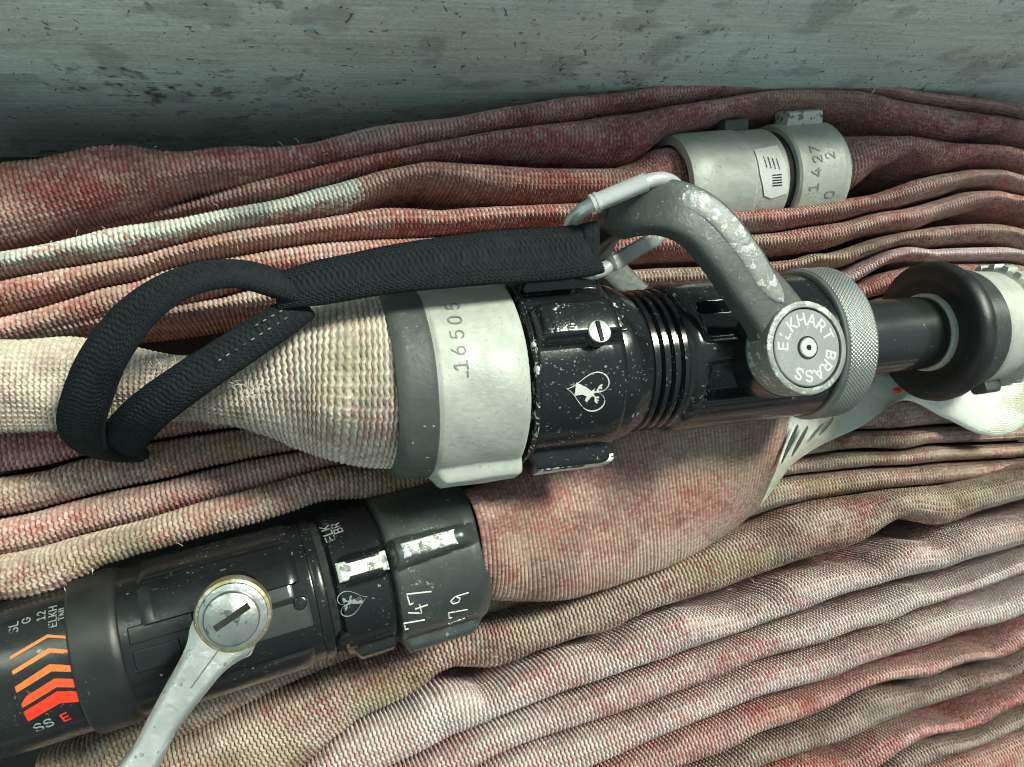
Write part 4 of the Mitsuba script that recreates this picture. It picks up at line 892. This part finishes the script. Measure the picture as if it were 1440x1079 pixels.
def flat_mesh():
    nU = len(TOPP); ti = np.arange(nU)
    A_ = np.array([at(x, y, lin(tz, i)) for i, (x, y) in enumerate(TOPP)]); B_ = np.array([at(x, y, lin(tz, i) - .004) for i, (x, y) in enumerate(BOTP)])
    M_ = (A_ + B_) / 2; s_ = np.concatenate([[0], np.cumsum(np.linalg.norm(np.diff(M_, axis=0), axis=1))])
    U = np.arange(0, s_[-1], PU / 4)
    ip = lambda Q: np.stack([PchipInterpolator(s_, Q[:, i])(U) for i in range(3)], 1)
    a, b = ip(A_), ip(B_)
    w = np.linalg.norm(a - b, axis=1); m_ = int(np.max(w) * 1.15 / (PV / 2))
    f = np.linspace(0, 1, m_)
    thick = np.interp(U, [0, .006, .02, .045, .09, s_[-1]], [R3 * .92, R3 * .86, R3 * .50, .010, .006, .0045])
    prof = np.sqrt(np.clip(1 - np.abs(2 * f - 1) ** 2.4, 0, 1))
    ff = .5 - .5 * np.cos(math.pi * f) * (1 - .25) - .25 * (1 - 2 * f) * .5 if False else f
    X = a[:, None] + (b - a)[:, None] * ff[None, :, None]; X[..., 2] += thick[:, None] * prof[None]
    uu, vv = np.meshgrid(U, (np.arange(m_)) * PV / 2, indexing='ij')
    crease = (meshkit.noise(np.stack([uu * 90 + vv * 25, vv * 12, uu * 0 + 4], -1)) - .5) * .0022 * np.clip((U - .02) / .03, 0, 1)[:, None] * prof[None]
    rib = rib_profile(uu, vv, .0007) * np.where(uu > BAND[0], .7, 1)
    X[..., 2] += rib + crease
    low = X.copy(); low[..., 2] = (a[:, None] + (b - a)[:, None] * ff[None, :, None])[..., 2] - thick[:, None] * prof[None] * .6 - .001
    V = np.concatenate([X, low[:, ::-1][:, ::4]], 1)
    me = trimesh.Trimesh(V.reshape(-1, 3), tri(grid_faces(len(U), V.shape[1], True)), process=False)
    c = me.face_normals[:, 2][:20000].mean()
    n0 = np.cross(X[1, 0] - X[0, 0], X[0, 1] - X[0, 0])
    if n0[2] < 0: me.faces = me.faces[:, ::-1]
    UV = np.stack([np.repeat(U[:, None], V.shape[1], 1), np.concatenate([vv, vv[:, ::-1][:, ::4]], 1)], -1)
    return me, UV.reshape(-1, 2), s_
_M = [(at(x, y, 0) + at(u, v, 0)) / 2 for (x, y), (u, v) in zip(TOPP, BOTP)]
BAND[0] = float(np.cumsum([0] + [np.linalg.norm(q - p) for p, q in zip(_M[:-1], _M[1:])])[9]) + .006
me, uv, s_ = flat_mesh()
part(k_f, 'jacket', me, 'jacket_band', True, uv=uv, label='red jacket turning to a white painted end')
# black brush strokes on the white end
for st in ([(1122, 598), (1110, 626), (1099, 652)], [(1136, 600), (1124, 622), (1113, 642)], [(1172, 588), (1160, 602), (1152, 612)]):
    q = np.array([at(x, y, .0074) for x, y in st]); p_ = smooth_path(q, 14)
    part(k_f, 'lettering_stroke', sweep(p_, np.repeat([[0, 0, 1.0]], len(p_), 0), .0019 * np.sin(np.linspace(.5, 2.9, 14)), .0005, sec=10, p=2.4), 'black_ink', 60)

# ================================================================== pair of silver couplings at upper right
N3 = Axis((940, 264), (1152, 243), -.018, -.018)
s3 = N3.s
R4 = N3.r(70, 1040)
k_g = thing('hose_coupling', 'silver coupling with a paper sticker, left one of the joined pair at upper right', 'coupling', 'silver couplings joined in the upper hose run' if False else None)
def lugs3(c0):
    def f(S, TH):
        return 0 * S
    return f
part(k_g, 'body', lathe(N3, [(s3(940), R4 * .8), (s3(940), R4 * .97), (s3(948), R4), (s3(1022), R4 * 1.0), (s3(1024), R4 * .97), (s3(1066), R4 * .97), (s3(1070), R4 * .93), (s3(1070), R4 * .7)], n=120), 'alloy_pale', 35)
part(k_g, 'lug', pad(N3, s3(1012), s3(1046), 1.10, 1.42, R4 * .97, .0055, .001), 'alloy_grey', 40)
def quad_on(ax, R, px): return pix_poly(ax, R, px)
k_st = part(k_g, 'sticker', lay(N3, R4 * .975, [quad_on(N3, R4 * .975, [(1060, 212), (1092, 205), (1100, 222), (1107, 245), (1108, 262), (1106, 272), (1084, 279), (1074, 275), (1068, 245)])], .0002), 'sticker_paper')
part(k_st, 'barcode', lay(N3, R4 * .975, [quad_on(N3, R4 * .975, [(1085 + w, 246 + i * 3.6), (1098 + w, 245 + i * 3.6), (1098 + w, 246.6 + i * 3.6), (1085 + w, 247.6 + i * 3.6)]) for i, w in enumerate((0, .3, .5, .5, .5))], .0005), 'black_ink')
part(k_st, 'small_print', lay(N3, R4 * .975, [quad_on(N3, R4 * .975, [(1072 + i * 6, 221 + i), (1073.2 + i * 6, 221 + i), (1078 + i * 6, 236 + i), (1076.8 + i * 6, 236 + i)]) for i in range(4)], .0005), 'faint_print')
part(k_g, 'gap', lathe(N3, ring(s3(1068), s3(1084), R4 * .90, .001)), 'void_black', 30)
k_g2 = thing('hose_coupling', 'silver coupling with stamped figures, right one of the joined pair at upper right', 'coupling')
part(k_g2, 'body', lathe(N3, [(s3(1080), R4 * .7), (s3(1080), R4 * 1.0), (s3(1083), R4 * 1.04), (s3(1140), R4 * 1.04), (s3(1148), R4 * 1.02), (s3(1152), R4 * .96), (s3(1152), R4 * .7)], n=120), 'alloy_pale', 35)
part(k_g2, 'lug', pad(N3, s3(1090), s3(1140), .95, 1.36, R4 * 1.03, .0062, .0012), 'alloy_bright', 40, label='square lug worn bright on top')
for ch, px, py in (('2', 1150, 226), ('4', 1148, 244), ('7', 1146, 212), ('2', 1168, 221), ('0', 1166, 275), ('1', 1144, 266)):
    stamp(N3, R4 * 1.04, ch, px, py, .0052, math.pi / 2, 'stamp_grey', k_g2, 'stamped_figure', eps=.00012)

# ------------------------------------------------------------------ loose fibres of the worn jackets
def fibres(spots, n, spread, length, seed):
    """short curled threads standing off the weave round the given places (x, y, z)"""
    g_ = np.random.default_rng(seed); out = []
    for i in range(n):
        x, y, z = spots[g_.integers(len(spots))]
        p = at(x + g_.normal() * spread, y + g_.normal() * spread * .35, z)
        d = g_.normal(size=3) * np.array([1, 1, .35]); d /= np.linalg.norm(d); b = np.cross(d, [0, 0, 1]) * g_.normal() * .6
        L = length * g_.uniform(.4, 1.2); t = np.linspace(0, 1, 6)[:, None]
        out.append(tube(p + d * L * t + b * L * t ** 2 + np.array([0, 0, 1.0]) * L * .5 * np.sin(t * 2.6), np.linspace(.00013, .00007, 6), 4))
    return trimesh.util.concatenate(out)
part(k_main, 'loose_fibres', fibres([(225, 520, .0405), (250, 522, .0425), (275, 524, .0440), (300, 528, .045), (335, 545, .049), (360, 548, .054)], 80, 24, .0030, 3), 'fibre_pale', 60, kind='stuff')
for key, n_, spots in (('fire_hose', 26, [(200, 222, .001), (420, 218, .001), (700, 160, .001), (1000, 130, .001)]), ('fire_hose_002', 22, [(150, 342, .001), (330, 305, .001), (600, 240, .001)]),
                       ('fire_hose_014', 24, [(640, 920, -.010), (880, 850, -.003), (1000, 818, .001)]), ('fire_hose_016', 22, [(760, 1012, -.006), (1000, 935, -.002), (1180, 880, .001)]),
                       ('fire_hose_012', 20, [(80, 815, .0125), (260, 745, .011), (500, 690, .006)])):
    part(key, 'loose_fibres', fibres(spots, n_, 40, .0022, 11 + n_ + len(key)), 'fibre_pale', 60, kind='stuff')

# ------------------------------------------------------------------ small things on the wall and hoses
g = tube(smooth_path([at(1226, 131, .004), at(1230, 126, .008), at(1232, 121, .010), at(1231, 119, .011)], 14), .0004, 6)
c = at(1262, 549, .012)
rm = trimesh.creation.icosphere(subdivisions=2, radius=.0016); rm.apply_transform(np.diag([1.5, .8, .5, 1])); rm.apply_translation(c)
part(k_n, 'red_mark', rm, 'red_print', 60)
k = thing('loose_thread', 'pale frayed thread standing up from the topmost hose at upper right', 'thread'); add(k, g, 'white_print', 60)
ga, gb = at(428, 43, .035), at(456, 54, .035)
def on_wall(px, py):
    r = ray(px, py); o = W0 + WN * .002
    return CAM + r * (((o - CAM) @ WN) / (r @ WN))
gp = smooth_path([on_wall(428, 43), on_wall(436, 49), on_wall(446, 52), on_wall(457, 54)], 16)
part(k_wall, 'gouge', tube(gp, np.array([.0001, .0004, .0006, .0007, .0008, .0008, .0008, .0008, .0008, .0007, .0007, .0006, .0005, .0004, .0002, .0001]), 8), 'alloy_bright', 60, label='short bright gouge in the sheet')
